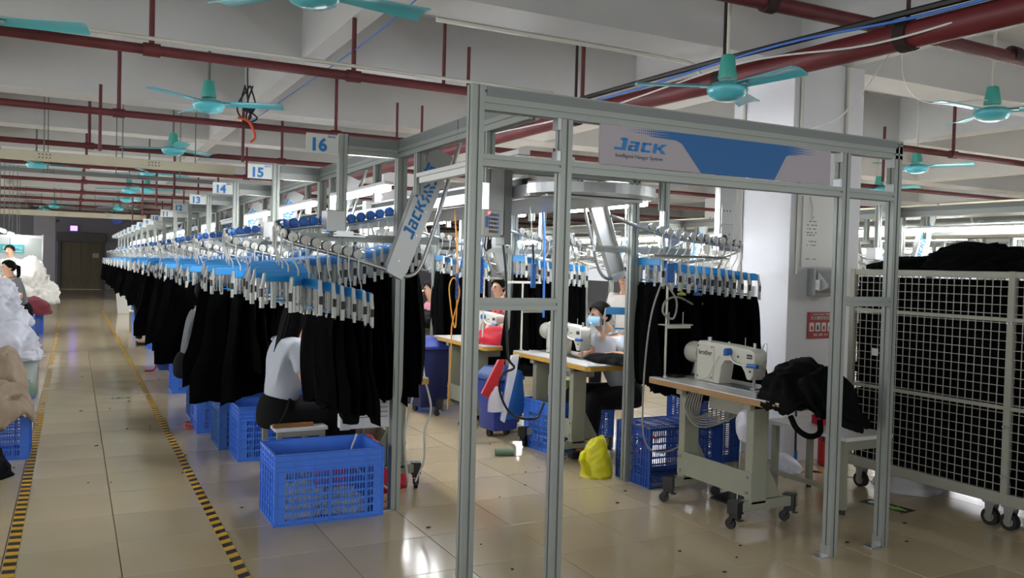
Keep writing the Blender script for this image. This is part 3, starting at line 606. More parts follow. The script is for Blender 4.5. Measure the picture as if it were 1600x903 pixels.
def garment_mesh(seed, top=.15, bot=.2, ln=.52, thick=.032, kind=0):
    """a hung, folded black garment: closed pleated slab, clip line at z=0, wide way along local y"""
    rnd = random.Random(seed); ph = [rnd.uniform(0, 6) for _ in range(8)]; hem = [rnd.uniform(-.035, .03) for _ in range(10)]
    NU, NV = 14, 12; b = MB()
    def pt(u, v, s):
        s_ = (v - .5) * 2; half = top + (bot - top) * u ** .7 + .02 * math.sin(5 * u + ph[0]) * u
        if kind == 1 and u > .3: half += .05 * math.exp(-((u - .75) / .18) ** 2)      # a sleeve end pokes out
        y = s_ * half + .02 * math.sin(3 * u + ph[1]) * u
        k = v * 9; i = min(int(k), 8); h = hem[i] + (hem[i + 1] - hem[i]) * (k - i)
        z = -u * (ln + h * u)
        fold = .011 * math.sin(s_ * 8 + ph[2] + u) + .008 * math.sin(s_ * 17 + ph[3] + 2 * u)
        env = max(0, 1 - s_ ** 4) ** .5
        return Vector((.03 + fold * min(1, u * 3 + .3) + s * thick * .5 * env * (.5 + .5 * min(1, 3 * u)) + .01 * math.sin(4 * u + ph[4]), y, z))
    for s in (-1, 1): b.grid(lambda u, v: pt(u, v, s), NU, NV)
    n = (NU + 1) * (NV + 1); W = NV + 1
    ring = [j for j in range(W)] + [i * W + NV for i in range(1, NU + 1)] + [NU * W + j for j in range(NV - 1, -1, -1)] + [i * W for i in range(NU - 1, 0, -1)]
    b.f += [[ring[k], ring[(k + 1) % len(ring)], ring[(k + 1) % len(ring)] + n, ring[k] + n] for k in range(len(ring))]; b.m += [0] * len(ring)
    return b.mesh('garment', 'cloth', smooth=True, weld=True)
GM = [garment_mesh(s, .175, .2 + .03 * (s % 4), .5 + .03 * (s % 3), .04, kind=s % 2) for s in range(8)]
GN = [garment_mesh(s + 40, .155, .19 + .03 * (s % 3), .7 + .04 * (s % 3), .05, kind=s % 2) for s in range(6)]
GL = [garment_mesh(s + 20, .175, .25 + .03 * (s % 3), .74 + .03 * (s % 3), .05, kind=s % 2) for s in range(6)]
H0 = make_hanger('blue and white clip hanger, first from the chute on the station under sign 16')
H0_used = False
def along(pts, s):
    acc = 0
    for a, b in zip(pts, pts[1:]):
        L = (b - a).length
        if acc + L >= s: return a.lerp(b, (s - acc) / L), (b - a).normalized()
        acc += L
    return pts[-1], (pts[-1] - pts[-2]).normalized()
def hang(st_loc, rz, pts, s, label, glabel, far=False, bias=0, garment=True, long=False, jit=.06, gname='hung_garment', ggroup='black garments hung on the line', hgroup='clip hangers on the rails'):
    global H0_used
    p, tn = along(pts, s); R = Matrix.Rotation(rz, 3, 'Z'); P = Vector(st_loc) + R @ (p + Vector((0, 0, .034))); T = R @ tn
    # local y = outward: to the left of travel (rail runs clockwise seen from above, tip first)
    ang = math.atan2(T.y, T.x)
    # travel direction along near branch is -X (aisle side) and outward is -Y: rotate so local y = outward
    r = ang + bias + random.uniform(-jit, jit); fl = 1 if rz else -1
    if far:
        o = put('clip_hanger', HG['far']); o.location = P; o.rotation_euler = (0, 0, r); tag(o, label, 'hanger', hgroup)
    elif not H0_used:
        H0_used = True; o = H0; o.location = P; o.rotation_euler = (0, 0, r); o['label'] = label; o['group'] = hgroup
    else:
        o = dup(H0, label, P, r); o['group'] = hgroup
    o.scale = (fl, 1, 1)
    if garment:
        me = random.choice(GN if rz else GL if long else GM); q = put(gname, me); q.location = P + Vector((0, 0, -.388)); q.rotation_euler = (0, 0, r + random.uniform(-.05, .05)); q.scale = (fl, 1, 1)
        tag(q, glabel, 'garment', ggroup)
def sstart(pts, x_from, near=True):
    acc = 0
    for a, b in zip(pts, pts[1:]):
        acc += (b - a).length
        if near and acc > 1.2 and b.x + XO < x_from: return acc
    return acc
RP = rail_pts(0); RP2 = rail_pts(.33)
S_NEAR = sstart(RP, 1.45)
random.seed(11)
def arc_total(pts): return sum((b - a).length for a, b in zip(pts, pts[1:]))
def pos_list(first, count, step): return [first + i * step for i in range(count)]
for n in range(16, 0, -1):
    k = 16 - n; loc = (XO, Y16 + PITCH * k, 0)
    cnt, step = {0: (27, .062), 1: (26, .062), 2: (22, .066), 3: (19, .07), 4: (15, .08)}.get(k, (11, .085) if k < 8 else (7, .12) if k < 12 else (4, .16))
    for i in range(cnt):
        s = S_NEAR + i * step; x = along(RP, s)[0].x + XO
        gm = True
        if n == 16: gm = i < 5 or x > 1.4
        if n == 10: gm = x > 1.35
        hang(loc, 0, RP, s, f'blue and white clip hanger, {ORD[i]} from the chute end on the rail under sign {NUMW[n]}', f'black garment on the {ORD[i]} hanger from the chute end under sign {NUMW[n]}', far=k > 5, garment=gm, long=(n < 16 and 5 < i < 12 and k < 5) or (k < 3 and i > 13), bias=.16 if i < 6 else 0)
# second line: only the branch that faces the camera and a few on the tip
L2far = arc_total(RP2)
for n in range(0, 9):
    loc = (X2, Y2 + PITCH * n, 0); cnt, step = ((13, .075), (10, .07), (7, .09), (5, .1))[min(n, 3)]
    first = L2far - (.36 if n == 0 else .3) - (cnt - 1) * step
    for i in range(cnt):
        hang(loc, PI, RP2, first + i * step, f'blue clip hanger, {ORD[cnt - 1 - i]} from the conveyor at the {ORD[n]} turned station', f'black garment, {ORD[cnt - 1 - i]} from the conveyor at the {ORD[n]} turned station', far=n > 2, long=True)

# ------------------------------------------------------------------ crates
CL, CD, CH = .635, .41, .41
def crate_panel(L, m):
    H, b, hl = CH, MB(), L / 2; top, bot = H - .105, .03; e = .06
    b.box(-hl, hl, .002, .008, top, H); b.box(-hl, hl, .002, .008, 0, bot)
    for s in (-1, 1): b.box(min(s * hl, s * (hl - e)), max(s * hl, s * (hl - e)), .002, .008, bot, top)
    rows = 6; rh = (top - bot) / rows
    for i in range(1, rows): b.box(-hl + e, hl - e, .002, .008, bot + i * rh - .006, bot + i * rh + .006)
    nb = int((L - 2 * e) / .0165)
    for i in range(1, nb): x = -hl + e + (L - 2 * e) * i / nb; b.box(x - .0028, x + .0028, .003, .007, bot, top)
    for z in (H - .012, H - .045, H - .078, top): b.box(-hl - .004, hl + .004, -.005, .002, z - .004, z + .003)      # raised ribs
    b.box(-hl - .006, hl + .006, -.008, .008, H - .006, H); b.box(-hl, hl, -.004, .002, 0, .008)
    for i in range(7): x = -hl + L * i / 6; x = max(-hl + .004, min(hl - .004, x)); b.box(x - .004, x + .004, -.004, .002, .0, H)
    for z in (.1, .17, .24): 
        for s in (-1, 1): b.box(min(s * hl, s * (hl - e)), max(s * hl, s * (hl - e)), -.003, .002, z - .003, z + .003)
    return b.mesh('side_panel', m)
CR = {}
def crate(label, x, y, rz=0, m='crate', z=0, tip=None, cat='crate', group='blue plastic crates on the floor'):
    if m not in CR:
        bb = MB()
        for s in (-1, 1): bb.box(-CL / 2, CL / 2, s * (CD / 2 - .02) - .02, s * (CD / 2 - .02) + .02, 0, .008); bb.box(s * (CL / 2 - .02) - .02, s * (CL / 2 - .02) + .02, -CD / 2, CD / 2, 0, .008)
        for i in range(1, 34): q = -CL / 2 + CL * i / 34; bb.box(q - .0045, q + .0045, -CD / 2, CD / 2, .001, .007)
        for i in range(1, 8): q = -CD / 2 + CD * i / 8; bb.box(-CL / 2, CL / 2, q - .007, q + .007, .0, .008)
        CR[m] = (crate_panel(CL, m), crate_panel(CD, m), bb.mesh('crate_bottom', m))
    t = thing('plastic_crate', label, cat, (x, y, z), rz, group); a, b, c = CR[m]
    put('crate_bottom', c, t); put('side_panel', a, t, (0, -CD / 2, 0)); put('side_panel', a, t, (0, CD / 2, 0), PI)
    put('side_panel', b, t, (-CL / 2, 0, 0), -PI / 2); put('side_panel', b, t, (CL / 2, 0, 0), PI / 2)
    if tip: t.rotation_euler = tip
    return t
def corner_crate(label, cx, cy, **k): return crate(label, cx + CL / 2, cy + CD / 2, **k)
corner_crate('large bright blue slotted crate standing alone in front of the hanging garments', 1.017, 4.775)
FRONT_CRATE = 1
corner_crate('bright blue crate on the floor right behind the frontmost crate, left of the stool', 1.10, 6.44)
corner_crate('faded blue crate close behind the crate beside the stool', 1.03, 6.9, m='crate_old')
crate('blue crate stood upright on its end, beside the orange cord', 1.16, 7.62, tip=(0, PI / 2, PI / 2), m='crate', z=CL / 2)
corner_crate('faded steel blue crate with orange cord in front of it', .985, 8.25, m='crate_old')
corner_crate('bright blue crate under the garments with a black strap over its corner', .99, 9.97)
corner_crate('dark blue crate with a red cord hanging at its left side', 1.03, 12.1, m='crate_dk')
corner_crate('bright blue crate farther along the aisle, low cut front beside white stool', 1.10, 14.9)
corner_crate('small bright blue crate far along the right of the aisle', 1.2, 21, m='crate')
crate('bright blue crate stacked on another crate left of the seated woman', 1.55, 7.35, z=CH, m='crate'); crate('blue crate under the stacked crate left of the seated woman', 1.55, 7.35, m='crate')
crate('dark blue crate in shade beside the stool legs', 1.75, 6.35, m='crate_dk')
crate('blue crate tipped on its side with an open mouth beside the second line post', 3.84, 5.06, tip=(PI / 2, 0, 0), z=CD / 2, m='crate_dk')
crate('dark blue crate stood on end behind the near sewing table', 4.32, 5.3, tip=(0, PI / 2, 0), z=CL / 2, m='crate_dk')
crate('small blue crate under the second sewing table', 3.72, 6.05, rz=.1, m='crate')
crate('blue crate under the third table beside the dark bin', 3.75, 8.6, m='crate')
corner_crate('blue crate at the left edge under the beige cloth pile', -.275 - CL, 7.08)
corner_crate('blue crate with rounded grip beside the pale tub left of the aisle', -.4 - CL, 12.4, m='crate_old')
corner_crate('blue crate below the red cloth on the left of the aisle', -.5 - CL, 18.2); corner_crate('blue crate in front of the seated woman, far left', -.62 - CL, 17.2); 
random.seed(5)
def cord(name, label, cat, pts, r, m, sm=8): return tag(MB().tube(pts, r, 6, smooth=sm).build(name, m, smooth=True), label, cat)
cord('cord', 'orange cord coiled on the floor by the faded crate', 'cord', [(1.1, 8.1, .3), (1.02, 8.1, .16), (1.08, 8.08, .03), (.92, 8.0, .012), (.9, 7.85, .012), (1.05, 7.86, .012), (1.1, 7.95, .02), (.95, 8.04, .03), (.9, 7.95, .03), (1.06, 7.88, .03)], .007, 'orange')
cord('cord', 'red cord hanging down beside the dark blue crate', 'cord', [(1.0, 12.05, .4), (.97, 12.03, .25), (.98, 12.02, .1), (.95, 12.0, .02), (.84, 11.98, .012)], .012, 'redcord')
cord('cord', 'short orange red cord hooked over the tipped crate beside the post', 'cord', [(3.54, 4.84, .22), (3.56, 4.8, .3), (3.62, 4.79, .33), (3.68, 4.8, .31)], .008, 'orange')

# ------------------------------------------------------------------ cloth heaps, bags
def heap(name, label, cat, loc, a, b, h, seed, m, rz=0, fold=.35, fr_=5.0, sag=None, full=False, sub=5, parent=None, group=None):
    """a crumpled pile: half ellipsoid with ridged folds; sag(x,y)->extra drop where it hangs over an edge"""
    bm = bmesh.new(); bmesh.ops.create_icosphere(bm, subdivisions=sub, radius=1); off = Vector((seed * 3.7, seed * 1.3, seed * 2.1))
    for v in bm.verts:
        p = v.co.copy(); q = Vector((p.x * a, p.y * b, p.z * h))
        s = Vector((q.x, q.y, q.z * 1.4)) * fr_ + off
        w_ = Vector((noise.noise(s * .6), noise.noise(s * .6 + Vector((9, 1, 3))), noise.noise(s * .6 + Vector((2, 7, 5))))) * .9
        rd = 1 - abs(noise.noise(s + w_)) * 2; r2 = 1 - abs(noise.noise(s * 2.1 + w_ * 2)) * 2
        lump = noise.noise(s * .35 + Vector((4, 4, 4)))
        r3 = 1 - abs(noise.noise(s * 4.3 + w_ * 3)) * 2
        k = 1 + fold * (.5 * rd + .3 * r2 + .07 * r3 - .33) + .35 * lump
        q = Vector((q.x * k, q.y * k, q.z * k))
        if q.z < 0 and not full: q.z *= .04
        if sag: q.z -= sag(q.x, q.y) * (1 if p.z < .5 else .7)
        v.co = q
    me = bpy.data.meshes.new(name); bm.to_mesh(me); bm.free(); me.materials.append(M[m]); me.polygons.foreach_set('use_smooth', [True] * len(me.polygons))
    o = put(name, me, parent, loc, rz)
    if not parent: tag(o, label, cat, group)
    return o

# ------------------------------------------------------------------ sewing tables and machines
def caster(p, R=.032):
    b = MB(); b.box(-.034, .034, -.036, .036, .095, .172); b.box(-.022, .022, -.03, .03, .07, .12); b.prism([(-.02, .0, .075), (-.02, .04, .07), (-.02, .045, .03), (-.02, .02, .03)], (.006, 0, 0)); b.prism([(.014, .0, .075), (.014, .04, .07), (.014, .045, .03), (.014, .02, .03)], (.006, 0, 0)); b.box(-.02, .02, -.05, -.02, .06, .066)
    b.cyl((-.012, .03, R), (.012, .03, R), R, n=16)
    return b
CAST = caster(0).mesh('caster', 'black', bevel=.003); HUB = MB().cyl((-.0135, .03, .032), (.0135, .03, .032), .012, n=12).mesh('wheel_hub', 'steel')
def sewing_table(label, x0, x1, y0, y1, edge='edge', z=.78, flip=False, group='sewing tables in rows'):
    """x0: side toward the aisle gate; legs are T columns with castored feet"""
    t = thing('sewing_table', label, 'sewing table', ((x0 + x1) / 2, (y0 + y1) / 2, 0), PI if flip else 0, group); hx, hy = (x1 - x0) / 2, (y1 - y0) / 2
    MB().box(-hx + .002, hx - .002, -hy + .002, hy - .002, z - .008, z).build('tabletop', 'tabletop', t, bevel=.002)
    MB().prism([(x, y, z - .043) for x, y in ((-hx, -hy + .03), (-hx + .03, -hy), (hx - .03, -hy), (hx, -hy + .03), (hx, hy), (-hx, hy))], (0, 0, .0345)).build('table_edge', edge, t, bevel=.003)
    for s in (-1, 1):
        y = s * (hy - .3); c = -hx + .11
        b = MB(); b.box(c - .06, c + .06, y - .03, y + .03, .14, z - .043); b.box(-hx + .02, hx - .05, y - .03, y + .03, z - .08, z - .043); b.box(-hx - .06, hx - .06, y - .03, y + .03, .105, .165)
        b.prism([(c + .06, y - .012, .165), (c + .2, y - .012, .165), (c + .06, y - .012, .4)], (0, .024, 0))
        lg = b.build('leg', 'legpaint', t, bevel=.006)
        for x in (-hx - .04, hx - .09):
            o = put('caster', CAST, lg, (x, y, 0), random.uniform(-1, 1)); put('wheel_hub', HUB, o) if False else None
    MB().box(-hx + .045, -hx + .06, -hy + .27, hy - .27, .18, .33).build('cross_panel', 'legpaint', t, bevel=.004)
    b = MB()
    for s in (-1, 1):
        for zz in (.21, .3): b.cyl((-hx + .035, s * (hy - .3), zz), (-hx + .05, s * (hy - .3), zz), .009, n=10)
    b.build('bolt', 'steel', t)['kind'] = 'stuff'
    MB().box(-.1, .1, -.16, .16, z - .15, z - .045).build('oil_pan', 'motor', t, bevel=.01)
    MB().prism([(hx - .32, -.16, .05), (hx - .06, -.16, .09), (hx - .06, -.16, .1), (hx - .32, -.16, .06)], (0, .3, 0)).build('treadle', 'black', t); MB().cyl((0, -.02, .07), (0, -.04, z - .14), .005, n=6).build('treadle_rod', 'steel', t)
    return t
def sewing_machine(label, x, y, z=.78, rz=-PI / 2, name_text='brother'):
    t = thing('sewing_machine', label, 'sewing machine', (x, y, z), rz, 'industrial sewing machines on the tables'); t.scale = (.83, .9, .9)
    MB().box(-.24, .42, -.085, .085, 0, .005).build('bed_plate', 'steel', t, bevel=.001)
    pts = [(-.27, .005), (-.27, .283), (-.25, .298), (.1, .292), (.33, .278), (.365, .26), (.37, .2), (.352, .1), (.33, .07), (.29, .07), (.265, .12), (.23, .158), (.12, .182), (.05, .178), (.015, .14), (-.01, .005)]
    b = MB(); b.prism([(px, -.06, pz) for px, pz in pts][::-1], (0, .12, 0)); b.build('machine_body', 'machine', t, bevel=.014, smooth=True)
    sc = MB().box(-.262, -.07, -.066, -.059, .02, .272).build('side_cover', 'machine', t, bevel=.004)
    if name_text: text('lettering', name_text, .05, 'inkdark', sc, fr((-.165, -.0665, .215)), bold=.0006)
    b = MB().lathe([(.0, -.44), (.05, -.436), (.074, -.415), (.08, -.39), (.08, -.29), (.07, -.272)], c=(0, 0, .2), n=24, axis='x'); b.v = [(h, yy, zz) for h, yy, zz in b.v]; b.build('motor', 'motor', t, smooth=True)
    MB().box(-.31, -.27, -.05, .05, .005, .15).build('motor_bracket', 'motor', t, bevel=.006)
    b = MB().cyl((.31, 0, .002), (.31, 0, .08), .006, n=10).cyl((.32, -.02, .02), (.32, -.02, .09), .005, n=8).box(.29, .335, -.02, .02, .006, .014); b.build('needle_bar', 'steel', t)
    b = MB().cyl((.11, -.06, .245), (.11, -.1, .245), .027, n=18).cyl((.11, -.1, .245), (.11, -.104, .245), .02, n=18); b.build('blue_knob', 'bagblue', t, smooth=True)
    lv = MB().tube([(.12, -.075, .225), (.17, -.082, .185), (.25, -.085, .17), (.36, -.085, .172)], .0065, 8, smooth=5).build('guard_rod', 'white', t, smooth=True)
    MB().cyl((.33, -.085, .172), (.43, -.085, .174), .014, n=14).build('rod_grip', 'bagblue', lv, smooth=True)
    pl = MB().box(.29, .345, -.063, -.06, .215, .245).build('name_plate', 'inkdark', t, bevel=.002)
    if name_text: text('lettering', name_text, .016, 'print_white', pl, fr((.3175, -.0636, .23)))
    b = MB().cyl((-.2, 0, .29), (-.2, 0, .325), .016, n=14).cyl((.3, .0, .275), (.3, 0, .32), .011, n=12).cyl((.2, 0, .285), (.2, 0, .35), .003, n=6).cyl((.0, .02, .29), (.0, .02, .305), .008, n=8); b.build('thread_post', 'steel', t)['kind'] = 'stuff'
    b = MB()
    for px, pz in ((.05, .22), (.2, .22), (.3, .16), (.33, .13), (-.09, .26), (-.25, .26), (-.25, .04), (-.09, .04)): b.cyl((px, -.0605, pz), (px, -.068, pz), .007, n=10)
    b.build('screw', 'dgrey', t)['kind'] = 'stuff'
    MB().tube([(.0, -.07, .2), (-.05, -.075, .15), (-.06, -.08, .12), (-.11, -.085, .05), (-.22, -.09, .012)], .004, 6, smooth=5).build('thread_tube', 'whitecable', t, smooth=True)
    MB().tube([(.34, .03, .27), (.36, .035, .32), (.385, .035, .31), (.385, .03, .22), (.37, .025, .19)], .004, 6, smooth=5).build('belt_guard', 'steel', t, smooth=True)
    return t
def thread_stand(label, x, y, z, h, rz=0):
    t = thing('thread_stand', label, 'thread stand', (x, y, z), rz, 'thread stands on the tables')
    MB().cyl((0, 0, -.06), (0, 0, h), .008, n=10).build('pole', 'machine', t, smooth=True); MB().cyl((0, 0, 0), (0, 0, .012), .02, n=14).build('clamp', 'steel', t)
    MB().box(-.16, .18, -.008, .008, h - .02, h).build('guide_bar', 'machine', t)
    b = MB().box(-.0, .2, -.012, .012, .33, .35); b.build('spool_arm', 'machine', t)
    for x_ in (.02, .14):
        p = MB().prism([(x_ + a, c, .352) for a, c in ((-.06, -.04), (.05, -.05), (.07, 0), (.05, .05), (-.06, .04))], (0, 0, .006)).build('spool_plate', 'machine', t, bevel=.002)
        MB().cyl((x_, 0, .358), (x_, 0, .44), .003, n=6).build('spool_pin', 'steel', p)
    return t
T1 = sewing_table('near sewing table with white top, tan edge and black garments heaped on its end', 3.48, 3.96, 3.42, 4.64, 'edge2')
sewing_machine('cream sewing machine with lettered side cover, on the nearest table', 3.73, 4.16)
thread_stand('thread stand rising from the corner of the nearest sewing table', 3.57, 4.585, .78, .82, 0)
for x, y, m, n in ((3.72, 4.62, 'palegreen', 'green'), (3.86, 4.62, 'bagblue', 'blue')):
    tag(MB().lathe([(.03, 0), (.03, .012), (.012, .02), (.004, .03), (.003, .1)], n=14).build('thread_cone', m, loc=(x, y, 1.335), smooth=True), f'small {n} thread holder hanging over the nearest thread stand', 'thread holder')
T2 = sewing_table('second sewing table with yellow edge, woman working behind it', 3.38, 3.88, 5.26, 6.45)
sewing_machine('cream sewing machine in front of the masked woman, partly behind a gate post', 3.63, 5.98, name_text='')
T3 = sewing_table('third sewing table with red cloth on it, behind the leftmost gate posts', 3.285, 3.9, 6.82, 8.02)
sewing_machine('white sewing machine behind the red cloth on the third table', 3.66, 7.62, rz=-PI / 2 + .1, name_text='')
T4 = sewing_table('fourth sewing table with black cloth, beyond the tall dark blue bin', 3.46, 3.96, 9.0, 10.2)
for n in range(5, 11): sewing_table(f'{ORD[n - 1]} sewing table in the second row, half hidden far behind the gate', 3.46, 3.96, 9.0 + 1.83 * (n - 4), 10.2 + 1.83 * (n - 4))
for n in range(8):
    y = 5.0 + 1.83 * n
    sewing_table(f'sewing table behind the hanging garments of sign {NUMW[16 - n]}', 1.55, 2.02, y, y + 1.15, flip=True)
b = thing('control_box', 'white machine control box with cables under the table behind the front crate', 'control box', (1.66, 5.2, .55))
MB().box(-.16, .16, -.05, .05, -.1, .12).build('box_shell', 'white', b, bevel=.01); MB().box(-.17, -.11, -.06, -.05, -.1, .1).build('switch_plate', 'grey', b); MB().box(-.15, -.13, -.066, -.06, .05, .07).build('switch_light', 'orange', b)
for k in range(4): MB().box(-.05, .14, -.0515, -.05, .06 - .03 * k, .064 - .03 * k).build('vent_slot', 'dgrey', b)
for k, (x, y) in enumerate(((1.2, 4.98), (1.45, 5.0))):
    heap('white_scrap', f"crumpled white cloth scraps inside the front blue crate, {('left', 'right')[k]} pile", 'cloth', (x, y, .012), .14, .13, .14 - .03 * k, 40 + k, 'whitecloth', fold=.7, fr_=14)
heap('red_cloth', 'red cloth under the control box behind the front crate', 'cloth', (1.72, 5.45, 0), .3, .2, .33, 4, 'red', sub=4)
heap('black_garment_heap', 'heap of black garments spilling over the end of the nearest sewing table', 'garment heap', (3.74, 3.46, .785), .27, .31, .2, 3, 'cloth_sheen', rz=.15, fold=.36, fr_=5.5, sag=lambda x, y: max(0, -y - .14) * .8 + max(0, abs(x) - .22) * .8)
o = tag(MB().tube([(3.5, 3.38, .72), (3.5, 3.33, .66), (3.56, 3.3, .62), (3.64, 3.3, .635), (3.66, 3.32, .7)], .016, 8, smooth=6).build('strap', 'cloth_sheen', smooth=True), 'black strap looping down from the garment heap on the nearest table', 'strap')
o = heap('white_bag', 'small white bag hanging under the nearest sewing table', 'bag', (3.62, 3.84, .58), .05, .06, .09, 9, 'bag', sub=4, full=True)
heap('black_cloth', 'black cloth under the needle in front of the masked woman', 'cloth', (3.72, 5.42, .785), .2, .3, .075, 6, 'cloth_sheen', rz=.2, fold=.25, sag=lambda x, y: max(0, x - .17) * 1.2)
tag(MB().box(-.06, .03, -.05, .05, 0, .02).build('black_pouch', 'black', loc=(3.66, 4.56, .782), bevel=.006), 'small black pouch left of the lettered sewing machine', 'pouch')
o = tag(MB().box(-.02, .02, -.003, .003, 0, .1).build('size_card', 'inkdark', loc=(3.74, 4.5, .80), bevel=.001), 'dark card with white border leaning by the lettered sewing machine', 'card'); o.rotation_euler = (0, .35, .3)
MB().box(-.012, .012, -.0036, -.003, .012, .088).build('card_print', 'print_white', o)
b = MB(); random.seed(8)
for k in range(7): b.tube([(3.56, 4.3 - .02 * k, .73), (3.5 + .02 * k, 4.28, .62 - .01 * k), (3.52 + .03 * k, 4.16 + .02 * k, .52 + .01 * k), (3.7 + .03 * k, 4.1, .56 + .012 * k), (3.85, 4.0, .68)], .005, 6, smooth=5)
tag(b.build('cable_bundle', 'cable', smooth=True), 'grey cables drooping in loops under the nearest sewing table', 'cables', kind='stuff')
cord('cable', 'long grey cable hanging from the thread stand to the floor crate', 'cable', [(3.58, 4.62, 1.5), (3.5, 4.66, 1.2), (3.47, 4.68, .8), (3.46, 4.66, .4), (3.52, 4.62, .27), (3.66, 4.58, .28), (3.74, 4.5, .4), (3.6, 4.4, .72)], .0065, 'cable')
cord('cable', 'grey cable loop hanging from the wall socket to the thread stand', 'cable', [(4.3, 4.85, 1.66), (4.12, 4.78, 1.4), (3.95, 4.7, 1.26), (3.7, 4.62, 1.32), (3.56, 4.58, 1.3), (3.52, 4.56, 1.22), (3.6, 4.55, 1.18), (3.63, 4.56, 1.3), (3.55, 4.58, 1.42)], .0075, 'cable')
# bench behind the near table
t = thing('bench', 'white topped work bench on square legs behind the near table, beside the cage', 'bench', (4.47, 3.98, 0))
MB().box(-.22, .2, -.34, .36, .47, .495).build('bench_top', 'tabletop', t, bevel=.003)
for x in (-.17, .16):
    for y in (-.28, .3): l = MB().box(x - .018, x + .018, y - .018, y + .018, .03, .47).build('leg', 'legpaint', t); MB().cyl((x, y, 0), (x, y, .03), .018, n=12).build('foot', 'black', l)
MB().box(-.17, -.15, -.28, .3, .12, .15).build('stretcher', 'legpaint', t); MB().box(-.17, .16, -.29, -.27, .4, .47).build('apron', 'legpaint', t)
tag(MB().box(-.06, .06, -.05, .05, 0, .06).build('red_box', 'red', loc=(4.5, 4.05, .4965), bevel=.004), 'small red box on the white work bench', 'box')
# stool of the seated woman
def stool(label, x, y, h=.42, sx=.3, sy=.34, rz=0):
    t = thing('stool', label, 'stool', (x, y, 0), rz, 'low white stools')
    MB().box(-sx / 2, sx / 2, -sy / 2, sy / 2, h - .022, h).build('seat', 'tabletop', t, bevel=.003)
    for a in (-1, 1):
        for c in (-1, 1): MB().box(a * (sx / 2 - .03) - .016, a * (sx / 2 - .03) + .016, c * (sy / 2 - .03) - .016, c * (sy / 2 - .03) + .016, 0, h - .022).build('leg', 'legpaint', t)
    MB().box(-sx / 2 + .03, sx / 2 - .03, -sy / 2 + .02, -sy / 2 + .034, h - .06, h - .022).build('apron', 'legpaint', t)
    return t
stool('low white stool carrying the seated woman in the white shirt', 1.33, 5.72, .42, .34, .52)
tag(MB().box(-.13, .13, -.02, .02, 0, .024).build('wooden_stick', 'wood', loc=(1.28, 5.5, .4215), bevel=.003), 'brown wooden ruler lying on the front edge of the white stool', 'ruler')
stool('small white stool under the far hanging garments', 1.2, 16.6, .42)
stool('white stool beside the far woman in white', 1.15, 18.6, .42)

# ------------------------------------------------------------------ wire cage trolley
cg = thing('cage_trolley', 'tall cream wire mesh cage trolley packed with black garments', 'cage trolley', (4.95, 1.9, 0))
CX, CYL_, CZ0, CZ1 = .86, 2.36, .17, 1.55            # depth, length, bottom, top
def bar(name, x0, x1, y0, y1, z0, z1, m='cage'): return MB().box(x0, x1, y0, y1, z0, z1).build(name, m, cg, bevel=.003)
for x in (0, CX - .04):
    for y in (0, 1.165, CYL_ - .04): bar('corner_post', x, x + .04, y, y + .04, CZ0 - .02, CZ1)
    bar('rail', x + .003, x + .037, .04, CYL_ - .04, CZ1 - .04, CZ1 - .002); bar('rail', x + .003, x + .037, .04, CYL_ - .04, CZ0 - .02, CZ0 + .05)
    for z in (.73, 1.26): bar('rail', x + .008, x + .03, .04, CYL_ - .04, z - .012, z + .012)
for y in (0, CYL_ - .04):
    bar('rail', .04, CX - .04, y + .003, y + .037, CZ1 - .04, CZ1 - .002); bar('rail', .04, CX - .04, y + .003, y + .037, CZ0 - .02, CZ0 + .04)
for z in (CZ0 + .03, .735, 1.265): bar('shelf', .03, CX - .03, .03, CYL_ - .03, z - .005, z + .004)
def mesh_panel(x, y0, y1):
    b = MB(); n = round((y1 - y0) / .05); r = .0022
    for i in range(n + 1): y = y0 + (y1 - y0) * i / n; b.box(x - r, x + r, y - r, y + r, CZ0 + .04, CZ1 - .035)
    k = round((CZ1 - CZ0 - .08) / .055)
    for j in range(k + 1): z = CZ0 + .045 + (CZ1 - CZ0 - .085) * j / k; b.box(x - r * 2.4, x - r * .6, y0, y1, z - r, z + r)
    o = b.build('wire_panel', 'wire', cg); o['kind'] = 'stuff'
for x in (.012, CX - .012):
    mesh_panel(x, .04, 1.165); mesh_panel(x, 1.205, CYL_ - .04)
def mesh_end(y):
    b = MB(); r = .0022
    for i in range(17): x = .04 + (CX - .08) * i / 16; b.box(x - r, x + r, y - r, y + r, CZ0 + .04, CZ1 - .035)
    for j in range(24): z = CZ0 + .045 + (CZ1 - CZ0 - .085) * j / 23; b.box(.04, CX - .04, y - r * 2, y - r, z - r, z + r)
    b.build('wire_panel', 'wire', cg)['kind'] = 'stuff'
mesh_end(CYL_ - .012); mesh_end(.012)
b = MB()
for z in (1.24, .62, .32):
    for y in (1.175, 1.195): b.cyl((-.008, y, z), (.0, y, z), .009, n=10)
b.build('bolt', 'steel', cg)['kind'] = 'stuff'
for x, y in ((.05, .1), (.05, 1.16), (.05, 1.28), (.05, CYL_ - .12), (CX - .05, 1.2), (CX - .05, .1), (CX - .05, CYL_ - .12)):
    c = MB().box(x - .04, x + .04, y - .04, y + .04, .138, .15).prism([(x - .03, y - .03, .14), (x - .03, y + .03, .14), (x - .03, y + .02, .045), (x - .03, y - .01, .04)], (.005, 0, 0)).prism([(x + .025, y - .03, .14), (x + .025, y + .03, .14), (x + .025, y + .02, .045), (x + .025, y - .01, .04)], (.005, 0, 0)).build('caster', 'steel', cg)
    MB().cyl((x - .02, y + .005, .052), (x + .02, y + .005, .052), .052, n=20).build('wheel', 'rubber', c, smooth=True); MB().cyl((x - .022, y + .005, .052), (x + .022, y + .005, .052), .03, n=16).build('wheel_hub', 'steel', c, smooth=True)
MB().box(-.004, -.001, 2.1, 2.15, .95, 1.0).build('paper_tag', 'print_white', cg)
random.seed(31)
